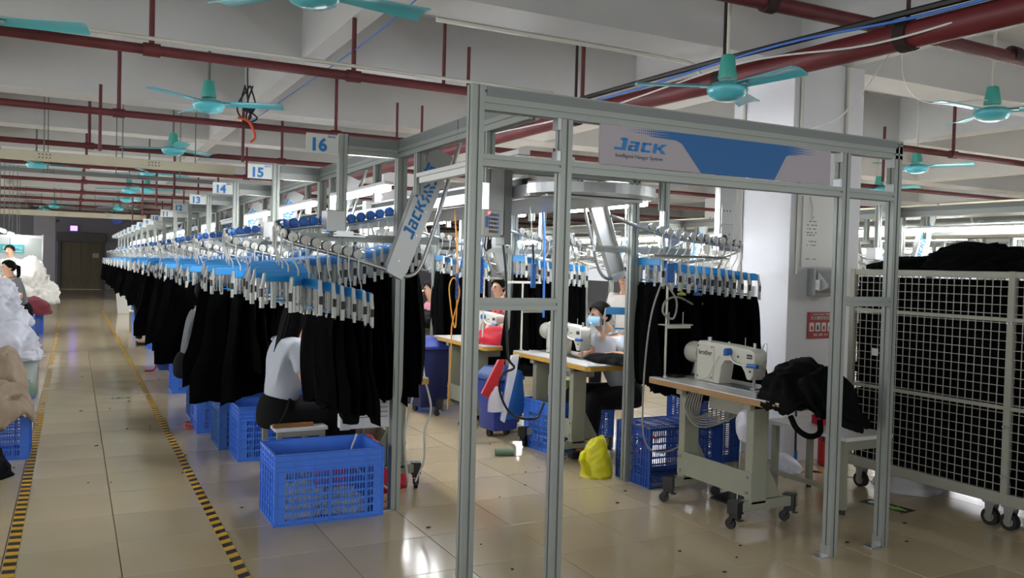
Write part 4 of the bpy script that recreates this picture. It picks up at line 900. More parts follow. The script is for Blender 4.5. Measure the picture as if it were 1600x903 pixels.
def packed(label, y, z, w_, h, k):
    rnd = random.Random(k); b = MB(); n = 7
    for i in range(n):
        hh = h / n; zz = z + i * hh; e = rnd.uniform(0, .05)
        b.box(4.98 + e * .4, 5.75, y + .004 + rnd.uniform(0, .015), y + w_ - .004 - rnd.uniform(0, .015), zz + .002, zz + hh + .004)
    o = b.build('garment_stack', 'cloth', bevel=.012); tag(o, label, 'garment stack', 'black garment stacks in the cage')
for zi, (z, h) in enumerate(((.21, .49), (.742, .49), (1.272, .22))):
    for i in range(6):
        packed(f"black garment stack in the wire cage, {ORD[5 - i]} from the column, {('lowest', 'middle', 'top')[zi]} shelf", 1.96 + i * .38, z, .376, h, zi * 10 + i)
for (x, y, a, b_, h, sd, n) in ((5.3, 4.0, .3, .3, .1, 1, 'lowest, at the column end'), (5.3, 3.5, .33, .33, .15, 2, 'tallest with a peak, in the middle'), (5.3, 3.0, .3, .33, .1, 7, 'right of the peak'), (5.28, 2.45, .3, .36, .13, 8, 'nearest the camera at the right edge')):
    heap('black_garment_heap', f'black garment heap atop the wire cage, {n}', 'garment heap', (x, y, 1.552), a, b_, h, sd, 'cloth', fold=.32, fr_=6, group='black heaps on top of the cage')
heap('plastic_bag', 'pale plastic bag lying on the floor under the wire cage', 'bag', (5.35, 4.0, 0.002), .28, .2, .1, 12, 'clear', sub=4)

# ------------------------------------------------------------------ fittings on the white column
def flat(name, label, cat, x0, x1, z0, z1, m, y=4.9, d=.012): 
    t = thing(name, label, cat, (x0, y, z0)); MB().box(0, x1 - x0, -d, 0, 0, z1 - z0).build('board', m, t, bevel=.002); return t
t = flat('notice_board', 'white notice board with rows of small writing on the column', 'notice board', 5.12, 5.5, 1.56, 2.12, 'print_white', d=.014)
random.seed(4)
for j, z in enumerate((.36, .33, .30, .27, .25, .2, .17, .06)):
    for i in range(5): x = .05 + i * .022; MB().box(x, x + .008 + .006 * ((i + j) % 2), -.0155, -.014, z, z + .008).build('handwriting', 'inkdark', t) if (i * 7 + j * 3) % 5 else None
MB().tube([(.07, -.016, .56), (.09, -.03, .46), (.08, -.03, .42), (.11, -.025, .4), (.09, -.02, .38)], .005, 6, smooth=4).build('hanging_cord', 'whitecable', t, smooth=True)
t = thing('knife_switch', 'grey knife switch box with slanted lid open on the column', 'switch box', (5.2, 4.9, 1.33))
MB().box(0, .26, -.09, 0, 0, .22).build('box_shell', 'box', t, bevel=.006); MB().prism([(.02, -.09, .2), (.02, -.2, .1), (.02, -.2, .07), (.02, -.09, .03)], (.2, 0, 0)).build('lid', 'box', t, bevel=.004); MB().box(.0, .02, -.13, -.09, .05, .13).build('lever', 'print_white', t)
t = flat('safety_sign', 'red fire extinguisher instruction sign with white pictures on the column', 'sign', 5.22, 5.52, .985, 1.2, 'signred', d=.006)
text('lettering', '灭火器使用方法', .034, 'print_white', t, fr((.15, -.0065, .165))); text('lettering', '消防器材 请勿挪用 严禁遮挡', .016, 'print_white', t, fr((.15, -.0065, .195))); text('lettering', '提起 · 拔销 · 压下', .022, 'print_white', t, fr((.15, -.0065, .03)))
for i in range(4):
    p = MB().box(.02 + i * .068, .07 + i * .068, -.0075, -.006, .06, .13).build('picture_panel', 'print_white', t); x = .045 + i * .068
    MB().prism([(x + a, -.0078, .07 + c) for a, c in ((-.012, 0), (.012, 0), (.01, .028), (.0, .036 + .01 * (i % 2)), (-.012, .026))], (0, -.0008, 0)).build('picture_figure', 'inkdark' if i % 2 else 'signred', p)
for (x, y0, y1, n) in ((5.07, 4.88, 4.88, 'left'), (5.57, 4.88, 4.88, 'right')):
    tag(MB().cyl((x, 4.885, 1.5 if n == 'left' else 2.3), (x, 4.885, 3.19), .014, n=10).build('conduit', 'conduit', smooth=True), f'thin vertical conduit up the shaded face of the white column, {n} one', 'conduit')
tag(MB().cyl((4.986, 5.44, .9), (4.986, 5.44, 3.19), .014, n=10).build('conduit', 'conduit', smooth=True), 'vertical conduit on the brightly lit face of the white column', 'conduit')
t = thing('junction_box', 'pale junction box with a round knockout on the bright column face', 'junction box', (5.0, 5.36, 1.33)); MB().box(-.05, 0, -.09, .09, -.06, .06).build('box_shell', 'conduit', t, bevel=.004); MB().cyl((-.054, 0, 0), (-.05, 0, 0), .012, n=12).build('knockout', 'steel', t)
t = thing('fire_extinguisher', 'red fire extinguisher with yellow label on the floor by the column', 'fire extinguisher', (5.3, 4.72, 0))
MB().lathe([(.06, .0), (.075, .01), (.075, .3), (.06, .36), (.022, .385), (.02, .41)], n=24).build('cylinder_body', 'extred', t, smooth=True); MB().box(-.012, .05, -.012, .012, .41, .45).build('valve_handle', 'black', t); MB().box(-.04, .04, -.078, -.072, .1, .26).build('label_plate', 'yellow', t)
MB().tube([(-.02, 0, .42), (-.08, -.02, .38), (-.09, -.03, .2)], .009, 8, smooth=5).build('hose', 'black', t, smooth=True)
t = thing('broom', 'thin stick with blue grip leaning at the column foot', 'broom', (5.06, 4.84, 0)); MB().cyl((0, -.02, .0), (.04, .035, .7), .009, n=8).build('stick', 'black', t); MB().cyl((0, -.021, .0), (.006, -.014, .11), .014, n=10).build('grip', 'bagblue', t)
heap('white_sack', 'crumpled white plastic sack on the floor against the column', 'sack', (4.84, 4.72, 0.002), .1, .12, .12, 15, 'bag', sub=4)

# socket cabinet above the second line and control terminal behind the gate
t = thing('socket_cabinet', 'grey vertical socket panel with outlets hanging in front of the bright column', 'socket panel', (4.36, 4.95, 1.66))
MB().box(-.06, .09, -.03, .03, 0, .58).build('panel_body', 'alu_light', t, bevel=.003); MB().box(.09, .15, -.03, .03, 0, .58).build('painted_lit_edge', 'white', t); MB().box(-.06, -.02, -.02, .02, .57, .62).build('hanger_tab', 'steel', t)  # edge strip in white: the light on it is put into the colour
for z, h in ((.03, .15), (.2, .16)):
    p = MB().box(-.05, .07, -.04, -.03, z, z + h).build('socket_plate', 'alu_light', t, bevel=.002)
    for x_ in (-.03, 0, .03): MB().box(x_ - .004, x_ + .004, -.0415, -.04, z + h * .6, z + h * .6 + .012).build('socket_hole', 'slot', p)
MB().box(-.07, -.02, -.07, -.03, .07, .13).build('plug', 'whitecable', t, bevel=.005); MB().cyl((-.045, -.075, .1), (-.045, -.07, .1), .022, n=14).build('plug_face', 'black', t)
t = thing('terminal_column', 'grey vertical steel box carrying the keypad terminal behind the gate', 'duct', (2.42, 4.88, 1.70))
MB().box(-.09, .02, -.05, .05, 0, .48).build('box_front', 'alu_light', t, bevel=.002); MB().box(.02, .07, -.06, .06, -.06, .5).build('box_side', 'alu_dark', t, bevel=.002)
t = thing('keypad_terminal', 'small keypad terminal with coloured keys and black cables below', 'terminal', (2.32, 4.8, 1.77), .5)
MB().box(-.09, .09, -.03, .03, -.085, .085).build('case', 'grey', t, bevel=.006); MB().box(-.078, -.05, -.034, -.03, -.03, .04).build('display', 'screen', t)
for i in range(4):
    for j in range(5): MB().box(-.04 + i * .027, -.02 + i * .027, -.034, -.03, -.06 + j * .026, -.043 + j * .026).build('key', 'bagblue' if i == 3 or j == 4 else 'yellow' if (i, j) == (3, 0) else 'dgrey', t)
MB().box(-.05, -.035, -.034, -.03, .055, .07).build('red_key', 'redled', t)
for k in range(3): MB().tube([(-.03 + .03 * k, 0, -.085), (-.04 + .03 * k, 0, -.15), (.0 + .02 * k, .01, -.17 + .01 * k), (.03 + .01 * k, .02, -.1)], .005, 6, smooth=5).build('cable', 'blackcable', t, smooth=True)
def coil(name, label, x, y, z0, z1, r, m, turns, rt=.004):
    n = turns * 10; return tag(MB().tube([(x + r * math.cos(i * .628), y + r * math.sin(i * .628), z0 + (z1 - z0) * i / n) for i in range(n + 1)], rt, 5).build(name, m, smooth=True), label, 'hose')
coil('air_hose', 'blue coiled air hose hanging under the keypad terminal', 2.42, 5.1, 1.32, 1.56, .014, 'bluecable', 22)
cord('air_hose', 'straight blue air hose above the coil under the keypad terminal', 'hose', [(2.56, 5.1, 1.95), (2.43, 5.1, 1.72), (2.41, 5.1, 1.56)], .004, 'bluecable', 0)
coil('air_hose', 'pale blue coiled hose left of the thicker blue coil', 2.2, 5.0, 1.28, 1.45, .01, 'bagblue', 16, .003)
cord('air_hose', 'straight blue air hose hanging in front of the second line garments', 'hose', [(3.33, 5.9, 1.95), (3.35, 5.9, 1.72), (3.36, 5.9, 1.1)], .009, 'bluecable', 0)
cord('air_hose', 'orange hose hanging in a loop to the floor beside the gate post', 'hose', [(2.7, 6.22, 1.95), (2.735, 6.22, 1.5), (2.72, 6.2, 1.0), (2.66, 6.2, 1.3), (2.7, 6.2, 1.4), (2.75, 6.2, 1.28), (2.7, 6.22, 1.02), (2.69, 6.2, .8), (2.66, 6.18, .35)], .0055, 'hose')
cord('air_hose', 'thin white hose holding the blue air gun', 'hose', [(2.98, 5.4, 1.53), (2.96, 5.4, 1.75), (2.94, 5.4, 1.94)], .004, 'whitecable')
cord('air_hose', 'thin blue hose above the pale coil, up to the conveyor', 'hose', [(2.21, 5.0, 1.45), (2.3, 5.0, 1.75), (2.58, 5.0, 1.95)], .004, 'bagblue')
t = thing('blow_gun', 'blue air gun with black nozzle hanging on a white hose', 'air gun', (2.98, 5.4, 1.47)); MB().box(-.018, .018, -.012, .012, -.12, .06).build('grip', 'bagblue', t, bevel=.006); MB().cyl((0, 0, .06), (-.01, 0, .2), .009, n=10).build('nozzle', 'black', t)
b = tag(MB().box(-.03, .03, -.01, .01, 0, .13).build('card_holder', 'bagblue', loc=(3.56, 4.55, 1.42), bevel=.003), 'bright blue card holder hanging on the nearest thread stand', 'holder')
cord('hanger_rail_bar', 'thin steel bar atop the nearest thread stand', 'bar', [(3.42, 4.55, 1.6), (4.0, 4.5, 1.6)], .008, 'steel', 0)
# single empty hangers that hang in front of people
o = dup(H0, 'single empty clip hanger hanging in front of the masked woman', (3.62, 5.12, 1.435), -2.2); o['group'] = 'clip hangers on the rails'
cord('white_wire', 'long bent white wire carrying the single hanger before the masked woman', 'wire', [(3.6, 5.14, 2.1), (3.6, 5.14, 1.7), (3.625, 5.125, 1.46)], .006, 'grey', 0)

# ------------------------------------------------------------------ bins, bags
def bin_(label, x, y, w0, w1, d, h, m, lid):
    t = thing('bin', label, 'bin', (x, y, 0), .1, 'blue bins between the tables')
    b = MB(); a, c = w0 / 2, w1 / 2; q = d / w1
    b.add([(-a, -a * q, .06), (a, -a * q, .06), (a, a * q, .06), (-a, a * q, .06), (-c, -c * q, h), (c, -c * q, h), (c, c * q, h), (-c, c * q, h)], [(0, 3, 2, 1), (4, 5, 6, 7), (0, 1, 5, 4), (1, 2, 6, 5), (2, 3, 7, 6), (3, 0, 4, 7)])
    b.build('bin_body', m, t, bevel=.03, smooth=True); MB().box(-c - .015, c + .015, -c * q - .015, c * q + .015, h - .01, h + .025).build('rim', lid, t, bevel=.01)
    l = MB(); l.add([(-c, -c * q, h + .025), (c, -c * q, h + .025), (c, c * q, h + .025), (-c, c * q, h + .025), (-c * .7, -c * q * .6, h + .1), (c * .7, -c * q * .6, h + .1), (c * .7, c * q * .6, h + .1), (-c * .7, c * q * .6, h + .1)], [(0, 3, 2, 1), (4, 5, 6, 7), (0, 1, 5, 4), (1, 2, 6, 5), (2, 3, 7, 6), (3, 0, 4, 7)]); l.build('lid', lid, t, bevel=.012, smooth=True)
    for s in (-1, 1): MB().cyl((s * a * .7 - .015, 0, .035), (s * a * .7 + .015, 0, .035), .035, n=14).build('wheel', 'black', t)
    return t
bin_('blue waste bin with lid beside the hanging bags, under the third table', 3.36, 6.66, .25, .3, .3, .52, 'bin', 'binlid')
bin_('big dark navy bin behind the slim post, beside the hanging black garments', 3.25, 8.1, .36, .42, .5, .66, 'navy', 'bin')
yb = heap('yellow_bag', 'tied yellow plastic bag standing on the floor by the second table leg', 'bag', (3.40, 5.13, 0.002), .11, .11, .27, 5, 'yellow', fold=.3, fr_=5.5, sub=5)
MB().prism([(-.05, 0, .2), (-.13, -.02, .17), (-.15, -.03, .12), (-.1, -.03, .1), (-.03, -.02, .17)], (0, .05, 0)).build('handle', 'yellow', yb, bevel=.015); MB().prism([(-.1, -.06, .1), (-.19, -.08, .14), (-.12, -.09, .02), (-.05, -.09, .0)], (0, .05, 0)).build('flap', 'yellow', yb, bevel=.012)
heap('yellow_bag', 'small yellow bag stacked in the crate under the second table', 'bag', (3.72, 6.05, .02), .12, .1, .5, 17, 'palegreen', sub=3)
def sheet(name, label, pts, th, m): return tag(MB().prism(pts, th).build(name, m, bevel=.004), label, 'bag')
sheet('plastic_bag', 'red plastic bag hanging from the left end of the second table', [(3.17, 6.3, .72), (3.23, 6.3, .72), (3.14, 6.3, .36), (3.02, 6.3, .44)], (0, .03, 0), 'redbag')
sheet('plastic_bag', 'blue and white printed bag hanging from the second table end', [(3.26, 6.27, .66), (3.38, 6.27, .62), (3.42, 6.27, .3), (3.36, 6.27, .22), (3.2, 6.27, .21)], (0, .05, 0), 'bagblue')
sheet('plastic_bag', 'white bag edge hanging over the blue printed bag', [(3.25, 6.22, .76), (3.32, 6.22, .77), (3.3, 6.22, .62), (3.2, 6.22, .2), (3.17, 6.22, .22)], (0, .03, 0), 'bag')
heap('plastic_bag', 'clear crumpled bag between the red and the blue bag', 'bag', (3.13, 6.25, .3), .07, .04, .2, 3, 'clear', sub=3)
cord('cable', 'black power cable tied in a knot under the keypad, drooping to the table', 'cable', [(2.62, 5.3, 1.95), (2.7, 5.3, 1.5), (2.72, 5.3, 1.1), (2.74, 5.3, .86), (2.8, 5.32, .78), (2.7, 5.3, .74), (2.68, 5.3, .62), (2.78, 5.3, .45), (3.0, 5.35, .4), (3.1, 5.4, .5)], .009, 'blackcable')
cord('cable', 'white power cord hanging beside the black garments to the floor', 'cable', [(2.05, 5.2, 1.1), (2.06, 5.2, .8), (2.12, 5.2, .55), (2.08, 5.2, .4), (2.1, 5.25, .2), (2.04, 5.25, .05)], .007, 'whitecable')
cord('cable', 'second white cord hanging beside the black garments', 'cable', [(1.98, 5.15, 1.0), (1.98, 5.15, .7), (1.94, 5.2, .4), (1.98, 5.25, .1), (2.0, 5.3, .02)], .006, 'whitecable')
cord('cable', 'white cord lying behind the front crate', 'cable', [(1.6, 5.15, .42), (1.56, 5.13, .3), (1.62, 5.1, .18), (1.75, 5.08, .1), (1.85, 5.1, .02)], .007, 'whitecable')
tag(MB().cyl((2.98, 5.95, .03), (3.12, 5.9, .03), .028, n=14).build('bottle', 'green', smooth=True), 'small green bottle lying on the floor below the hanging bags', 'bottle')
heap('red_cloth', 'bright red cloth folded on the third table', 'cloth', (3.52, 7.08, .785), .2, .24, .13, 8, 'red', fold=.25, sub=4)
heap('black_cloth', 'black cloth pile on the fourth table under a pale arm', 'cloth', (3.7, 9.3, .785), .24, .38, .17, 12, 'cloth_sheen', fold=.3, sub=4)
for k, (x, y) in enumerate(((3.78, 6.95), (3.82, 7.15))):
    tag(MB().box(-.04, .04, -.05, .05, 0, .07).build('parts_box', 'bagblue', loc=(x, y, .781), bevel=.005), f"small blue parts box on the third table, {('nearer the camera', 'behind its twin')[k]}", 'box')
thread_stand('thread stand on the third table with plates of thread', 3.35, 7.0, .78, .62, 0); thread_stand('thread stand on the second table, left end', 3.42, 6.38, .78, .6, 0)
t = thing('wall_of_panel', 'blue upright board behind the third table', 'board', (3.95, 8.3, .8)); t.name = 'tool_board'; MB().box(-.02, .02, -.2, .2, 0, .3).build('board', 'bin', t)

# ------------------------------------------------------------------ left of the aisle
tub = thing('plastic_tub', 'pale translucent plastic tub under the heap of white bags', 'tub', (-.62, 9.6, 0))
b = MB(); b.lathe([(.25, 0), (.28, .02), (.33, .5), (.35, .51), (.35, .55), (.32, .55)], n=28); b.build('tub_wall', 'tub', tub, smooth=True); MB().lathe([(.345, .5), (.365, .505), (.365, .545), (.345, .55)], n=28).build('rim', 'tub', tub, smooth=True)
for k, (x, y, z, a, c, h, n) in enumerate(((-.62, 9.55, .5, .33, .32, .4, 'lowest, resting in the tub'), (-.68, 9.7, .78, .3, .3, .34, 'in the middle of the pile'), (-.74, 9.8, 1.0, .24, .26, .32, 'topmost of the pile'), (-.46, 9.45, .48, .18, .18, .2, 'drooping at the aisle side'))):
    heap('white_bag', f'white plastic bag of goods over the pale tub, {n}', 'bag', (x, y, z), a, c, h, 20 + k, 'bag', fold=.3, fr_=6, group='white bags over the tub')
for k, (x, y, a, c, h, m, n) in enumerate(((-.52, 7.1, .27, .27, .15, 'beige', 'beige cloth draped over the nearest blue crate at the left edge'), (-.6, 7.5, .28, .25, .3, 'beige', 'upper folds of beige cloth heaped behind the draped one'))):
    heap('beige_cloth', n, 'cloth', (x, y, .395 + .08 * k), a, c, h, 30 + k, m, fold=.4, fr_=6, sag=lambda x, y: max(0, x - .2) * 1.4 + max(0, -y - .2) * 1.2)
heap('green_bag', 'dull green plastic bag beside the beige cloth', 'bag', (-.42, 7.75, .36), .17, .2, .16, 33, 'green', sub=4)
heap('black_bag', 'black plastic bag on the floor at the left edge below the crate', 'bag', (-.62, 6.6, 0.002), .22, .2, .35, 34, 'cloth_sheen', sub=4)
heap('red_cloth', 'dark red cloth bundle over the blue crate, far left', 'cloth', (-.72, 17.9, .4), .34, .3, .26, 35, 'darkred', sub=4)
heap('white_cloth', 'big heap of white cloth on the far left table', 'cloth', (-.78, 18.9, .55), .42, .5, .72, 36, 'whitecloth', fold=.4, fr_=5)
heap('white_cloth', 'white cloth bundle behind the seated woman at the left edge', 'cloth', (-1.35, 16.8, .7), .35, .4, .45, 37, 'whitecloth')
t = thing('work_table', 'work table under the white cloth heap left of the aisle', 'table', (-1.0, 18.9, 0)); MB().box(-.5, .35, -.6, .6, .52, .55).build('table_top', 'tabletop', t)
for x in (-.45, .3):
    for y in (-.55, .55): MB().box(x - .02, x + .02, y - .02, y + .02, 0, .52).build('leg', 'legpaint', t)
tag(MB().box(-.06, .06, -.1, .1, 0, .12).build('yellow_box', 'hose', loc=(-.52, 12.95, .0), bevel=.004), 'small orange yellow box behind the tub left of the aisle', 'box')
for k, (y, x0) in enumerate(((13.2, -1.02), (15.6, -1.05), (18, -1.06), (20.4, -1.06))):
    o = dup(TUBE_ON, f'lit tube lamp hung on rods over the left tables, {ORD[k]} from the camera', (x0, y, 1.88)); 
    for dy in (.15, 1.1): MB().cyl((0, dy, .035), (0, dy, ZC - 1.88), .006, n=6).build('hanger_rod', 'rod', o)
pt = thing('partition', 'pale partition screen with steel posts, teal sign and paper notices left of the aisle', 'partition', (-.58, 20.6, 0))
for k in range(5):
    x = -.62 * k; MB().box(x - .6, x - .02, -.015, .015, .1, 1.84).build('panel', 'panel', pt, bevel=.004); MB().box(x - .02, x + .0, -.025, .025, 0, 1.92).build('post', 'chrome', pt)
MB().box(-3, 0, -.02, .02, 1.84, 1.9).build('top_rail', 'white', pt)
sg = MB().box(-.78, -.35, -.03, -.016, 1.52, 1.7).build('teal_sign', 'tealsign', pt); text('lettering', '车缝生产组', .075, 'print_white', sg, fr((-.56, -.0315, 1.62))); MB().box(-.76, -.38, -.032, -.03, 1.545, 1.56).build('sign_line', 'print_white', sg)
for x, z, w_, h in ((-.3, 1.12, .17, .2), (-.3, 1.36, .16, .06), (-.13, 1.1, .14, .2)): MB().box(x, x + w_, -.02, -.016, z, z + h).build('paper_notice', 'print_white', pt)
t = thing('number_display', 'small blue violet lit display above the lift door', 'display', (0.0, 41.9, 2.56)); MB().box(-.16, .16, -.05, .05, 0, .26).build('case', 'black', t); MB().box(-.14, .14, -.056, -.05, .02, .24).build('lit_screen', 'led', t)
t = thing('camera_dome', 'dark security camera on the grey wall left of the lift door', 'camera', (-.55, 36.5, 2.75)); MB().box(-.05, .05, -.12, .06, 0, .08).build('case', 'black', t); MB().cyl((0, -.12, .04), (0, -.15, .04), .035, n=12).build('lens', 'dgrey', t)
t = thing('wall_clock', 'round wheel shaped device hanging over the far aisle', 'device', (1.06, 26, 2.55)); t.name = 'cable_reel'; MB().lathe([(.1, -.02), (.15, -.02), (.15, .02), (.1, .02)], n=24, axis='y').build('ring', 'bin', t, smooth=True); MB().cyl((0, 0, .15), (0, 0, ZC - 2.55), .006, n=6).build('hanger_rod', 'rod', t)
tub2 = thing('white_bucket', 'white rectangular bin at the far end right of the aisle', 'bin', (1.25, 24.4, 0)); MB().add([(-.2, -.18, 0), (.2, -.18, 0), (.2, .18, 0), (-.2, .18, 0), (-.25, -.22, .55), (.25, -.22, .55), (.25, .22, .55), (-.25, .22, .55)], [(0, 3, 2, 1), (4, 5, 6, 7), (0, 1, 5, 4), (1, 2, 6, 5), (2, 3, 7, 6), (3, 0, 4, 7)]).build('bucket_body', 'white', tub2, bevel=.02); MB().box(-.27, .27, -.24, .24, .54, .57).build('rim', 'white', tub2, bevel=.006)

# ------------------------------------------------------------------ people
def skin(verts, edges, root=0, sub=2):
    me = bpy.data.meshes.new('skin_frame'); me.from_pydata([v[0] for v in verts], edges, []); o = bpy.data.objects.new('skin_frame', me); C.objects.link(o)
    md = o.modifiers.new('Skin', 'SKIN'); md.use_smooth_shade = True
    for i, (_, r) in enumerate(verts):
        d = me.skin_vertices[0].data[i]; d.radius = r if isinstance(r, tuple) else (r, r); d.use_root = i == root
    s = o.modifiers.new('Sub', 'SUBSURF'); s.levels = sub; s.render_levels = sub
    out = bpy.data.meshes.new_from_object(o.evaluated_get(bpy.context.evaluated_depsgraph_get())); bpy.data.objects.remove(o); bpy.data.meshes.remove(me); return out
def mesh_mb(me):
    b = MB(); b.v = [tuple(v.co) for v in me.vertices]; b.f = [list(p.vertices) for p in me.polygons]; b.m = [0] * len(b.f); return b
def person(label, loc, rz, s=1.0, sit=True, seat=.45, shirt='shirt', hair='pony', armL=None, armR=None, lean=.08, nod=.02, mask=False, turn=0.0, sleeve=.55, legs=True, knee=(.42, .16), trousers='pants'):
    """+y forward, z up; seated on a seat of the given height or standing. arms: (elbow, wrist) points"""
    t = thing('person', label, 'person', loc, rz); V = lambda x, y, z: Vector((x, y, z)) * s
    hz = (seat / s + .085) if sit else .90
    pel = V(0, 0, hz); wai = V(0, lean * .4, hz + .2); che = V(0, lean * .9, hz + .38); nk = V(0, lean + .01, hz + .53); hb = V(0, lean + nod + .02, hz + .585)
    hc = V(0, lean + nod + .03, hz + .66); ht = V(0, lean + nod + .02, hz + .745)
    sh = [V(k * .165, lean * .95, hz + .46) for k in (-1, 1)]
    arms = []
    for k, A in ((-1, armL), (1, armR)):
        e, w_ = A if A else ((k * .22, .08, hz + .22), (k * .16, .3, hz + .14)); arms.append((V(*e), V(*w_)))
    kn, an, toe = [], [], []
    for k in (-1, 1):
        if sit: kn.append(V(k * knee[1], knee[0], hz + .0)); an.append(V(k * knee[1], knee[0] + .02, .09)); toe.append(V(k * knee[1] * 1.05, knee[0] + .16, .035))
        else: kn.append(V(k * .095, .02, .48)); an.append(V(k * .1, 0, .09)); toe.append(V(k * .11, .14, .035))
    vs = [(pel, .1 * s), (wai, .1 * s), (che, (.14 * s, .10 * s)), (nk, .048 * s), (hb, .062 * s), (hc, (.078 * s, .094 * s)), (ht, (.062 * s, .075 * s))]; ed = [(0, 1), (1, 2), (2, 3), (3, 4), (4, 5), (5, 6)]
    for k in (0, 1):
        i = len(vs); e, w_ = arms[k]; hd = w_ + (w_ - e).normalized() * .05 * s
        vs += [(sh[k], .055 * s), (e, .04 * s), (w_, .026 * s), (hd, (.034 * s, .02 * s))]; ed += [(2, i), (i, i + 1), (i + 1, i + 2), (i + 2, i + 3)]
        j = len(vs); hp = V((-.09 if k == 0 else .09), .04, hz - .03)
        vs += [(hp, .07 * s), (kn[k], .05 * s), (an[k], .036 * s), (toe[k], (.038 * s, .028 * s))]; ed += [(0, j), (j, j + 1), (j + 1, j + 2), (j + 2, j + 3)]
    body = mesh_mb(skin(vs, ed))
    for k in (0, 1):                                       # fingers and thumb
        e, w_ = arms[k]; d = (w_ - e).normalized(); up = Vector((0, 0, 1)); sd = d.cross(up).normalized() if abs(d.z) < .95 else Vector((1, 0, 0)); dn = sd.cross(d) * (-1 if sd.cross(d).z > 0 else 1)
        for q, (off, ln) in enumerate(((-.024, .062), (-.008, .075), (.009, .07), (.024, .055))):
            p0 = w_ + d * .075 * s + sd * off * s; p1 = p0 + d * ln * .5 * s + dn * .006 * s; p2 = p1 + d * ln * .3 * s + dn * .022 * s; p3 = p2 + d * ln * .1 * s + dn * .022 * s
            body.tube([w_ + d * .045 * s + sd * off * .8 * s, p0, p1, p2, p3], lambda u: (.0085 - .003 * u) * s, 7)
        si = 1 if k == 0 else -1
        body.tube([w_ + d * .02 * s, w_ + d * .04 * s + sd * .03 * si * s, w_ + d * .07 * s + sd * .045 * si * s, w_ + d * .095 * s + sd * .04 * si * s + dn * .01 * s], lambda u: (.0105 - .004 * u) * s, 7)
    # face: nose, lips, ears
    T_ = Matrix.Rotation(turn, 3, 'Z'); Hc = hc
    fp = lambda x, y, z: Hc + T_ @ (Vector((x, y, z)) * s)
    body.add([fp(-.008, .088, .012), fp(.008, .088, .012), fp(.014, .088, -.026), fp(-.014, .088, -.026), fp(0, .116, -.02)], [(0, 1, 4), (1, 2, 4), (2, 3, 4), (3, 0, 4)])
    for k in (-1, 1): body.lathe([(.004, -.006), (.02, -.005), (.024, .0), (.02, .006), (.006, .005)], c=tuple(fp(k * .079, -.005, -.01)), n=10, axis='x')
    bo = body.build('body', 'skin', t, smooth=True)
    for k in (-1, 1): MB().lathe([(.0, -.006), (.009, -.004), (.011, 0), (.009, .004), (.0, .006)], c=tuple(fp(k * .031, .083, .012)), n=10, axis='y').build('eye', 'black', bo)
    MB().box(-.02 * s, .02 * s, -.004, .004, -.004, .004).build('mouth', 'redbag', bo, loc=fp(0, .086, -.052), rz=turn)
    # clothes
    g_ = 1.17; vs = [(pel + V(0, 0, .02), (.148 * s, .135 * s)), (wai, (.145 * s, .125 * s)), (che, (.17 * s, .14 * s)), (che.lerp(nk, .55), (.13 * s, .105 * s)), (nk - V(0, 0.005, .02), .066 * s)]; ed = [(0, 1), (1, 2), (2, 3), (3, 4)]
    for k in (0, 1):
        i = len(vs); e, w_ = arms[k]; vs += [(sh[k], .075 * s), (sh[k].lerp(e, sleeve), .066 * s), (sh[k].lerp(e, sleeve + .18), .062 * s)] + ([(e, .056 * s), (e.lerp(w_, .8), .044 * s)] if sleeve > .8 else []); ed += [(2, i), (i, i + 1), (i + 1, i + 2)] + ([(i + 2, i + 3), (i + 3, i + 4)] if sleeve > .8 else [])
    so = mesh_mb(skin(vs, ed)).build('shirt', shirt, t, smooth=True)
    MB().tube([nk + V(.062 * math.cos(a), .055 * math.sin(a) - .005, -.012 + .012 * math.sin(a) * -1) for a in [i * PI / 8 for i in range(17)]], .014 * s, 6).build('collar', shirt, so, smooth=True)
    tr = MB()
    for k in (0, 1):
        h0 = V((-.085, .085)[k], -.02, hz + .02); h1 = V((-.09, .09)[k], .06 if sit else 0, hz - (.01 if sit else .1)); mid = kn[k].lerp(an[k], .5)
        tr.tube([h0, h1, h1.lerp(kn[k], .5), kn[k].lerp(h1, .12), kn[k].lerp(an[k], .12), mid, kn[k].lerp(an[k], .88)], lambda u: (.112 - .052 * u) * s, 14, smooth=3)
        sd_ = toe[k] - an[k]; MB().obox(an[k] + sd_ * .5 - V(0, 0, .03), (.085 * s, .24 * s, .06 * s), Matrix.Identity(3)).build('shoe', 'rubber', t, bevel=.018)
    tr.tube([V(0, 0, hz - .1), V(0, 0, hz - .07), V(0, .0, hz + .03), V(0, lean * .2, hz + .1)], lambda u: (.125 + .03 * math.sin(u * PI)) * s, 18, smooth=3)
    tr.build('trousers', trousers, t, smooth=True)
    # hair
    hb_ = MB()
    def cap(u, v):
        th = u * PI * .74; ph = v * 2 * PI; fwd = math.sin(ph); cut = 1 - .52 * min(1, max(0, fwd + .2)) * u
        r = Vector((.089 * math.sin(th * cut) * math.cos(ph), .106 * math.sin(th * cut) * fwd - .008, .02 + .1 * math.cos(th * cut)))
        return Hc + T_ @ (r * s)
    hb_.grid(cap, 12, 24)
    if hair == 'pony': hb_.tube([fp(0, -.09, .03), fp(0, -.14, .01), fp(.01, -.15, -.1), fp(.02, -.12, -.24), fp(.02, -.1, -.3)], lambda u: (.028 + .02 * math.sin(u * 3)) * (1.05 - u) * s, 8)
    if hair == 'long':
        for k in range(9):
            a = -PI * .95 + k * PI * .9 / 8; x, y = .07 * math.cos(a), .08 * math.sin(a) - .005
            hb_.tube([fp(x * .8, y * .8, .05), fp(x * 1.0, y * 1.05 - .01, -.05), fp(x * .8, y * 1.15 - .03, -.14), fp(x * .45, y * 1.0 - .07, -.24), fp(x * .3, -.12, -.34 - .01 * (k % 3))], lambda u: (.044 - .03 * u) * s, 8)
    hb_.build('hair', 'hair', t, smooth=True)
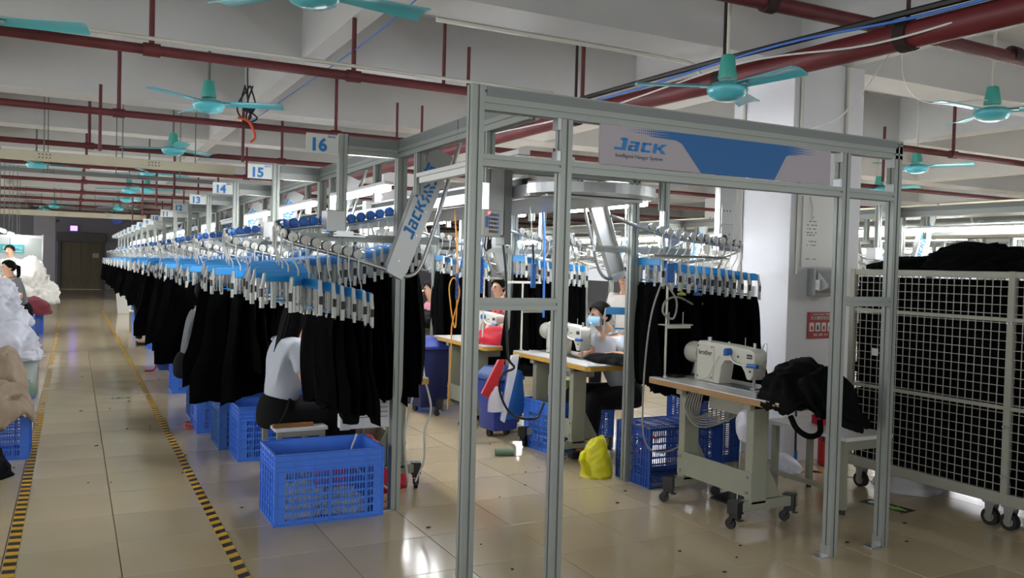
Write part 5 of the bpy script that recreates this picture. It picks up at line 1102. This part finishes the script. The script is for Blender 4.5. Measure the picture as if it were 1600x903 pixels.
    if mask: MB().grid(lambda u, v: fp((u - .5) * .15, .1 - .9 * ((u - .5) * .9) ** 2 * .35 + .012 * math.sin(v * PI), -.005 - v * .075), 8, 5).build('face_mask', 'mask', t, smooth=True)
    return t
person('woman in white shirt with long dark hair seated on the white stool', (1.24, 5.74, 0), -PI / 2 + .12, .97, seat=.40, hair='long', armL=((-.25, .12, .73), (-.16, .33, .66)), armR=((.24, .10, .72), (.2, .35, .72)), lean=.07, nod=.03)
person('masked woman in pale shirt bending over black cloth at the second table', (4.11, 5.80, 0), PI / 2, 1.0, seat=.375, mask=True, hair='short', armL=((-.25, .14, .82), (-.08, .38, .79)), armR=((.25, .14, .82), (.1, .38, .79)), lean=.17, nod=.08)
person('man with short black hair looking over a machine behind the second line garments', (5.7, 8.0, 0), PI / 2 + .5, 1.1, seat=.58, hair='short', shirt='whitecloth')
person('woman in a pink shirt sewing at the fourth table, mostly behind a hanger', (4.02, 9.55, 0), PI / 2, 1.0, seat=.45, shirt='pink', hair='short', armL=((-.25, .18, .86), (-.1, .42, .92)), armR=((.25, .18, .86), (.12, .42, .92)), lean=.12)
person('woman in pink with black hair bowed over the third table', (4.12, 7.35, 0), PI / 2, 1.02, seat=.45, shirt='pink', hair='pony', lean=.2, nod=.07, armL=((-.25, .2, .86), (-.1, .42, .9)), armR=((.25, .2, .86), (.1, .42, .9)))
person('person in a red shirt seated beyond the third table', (4.7, 9.2, 0), PI / 2 + .3, 1.0, seat=.5, shirt='red', hair='short')
person('small woman in a white long sleeved shirt standing among the far hanging garments', (1.0, 15.72, 0), -PI / 2, .83, sit=False, shirt='whitecloth', hair='pony', sleeve=.85)
person('woman in grey shirt with a ponytail seated left of the aisle', (-.72, 15.4, 0), PI / 2 + .35, 1.05, seat=.5, shirt='greyshirt', hair='pony', lean=.14)
person('dark haired worker bending behind the heap of white cloth', (-.95, 19.6, 0), PI - .5, 1.0, sit=False, shirt='whitecloth', hair='short', lean=.3)
person('worker in a grey shirt seated at the aisle behind the hanging black garments', (.95, 8.03, 0), -PI / 2, 1.0, seat=.45, shirt='greyshirt', hair='short')
person('woman in a pale shirt seated far along the first line, head above the crates', (1.3, 23.0, 0), -PI / 2, 1.0, seat=.45, hair='pony')
person('worker with white cap hair covered, far behind the second line', (4.1, 11.6, 0), PI / 2, 1.0, seat=.5, shirt='shirt', hair='short')
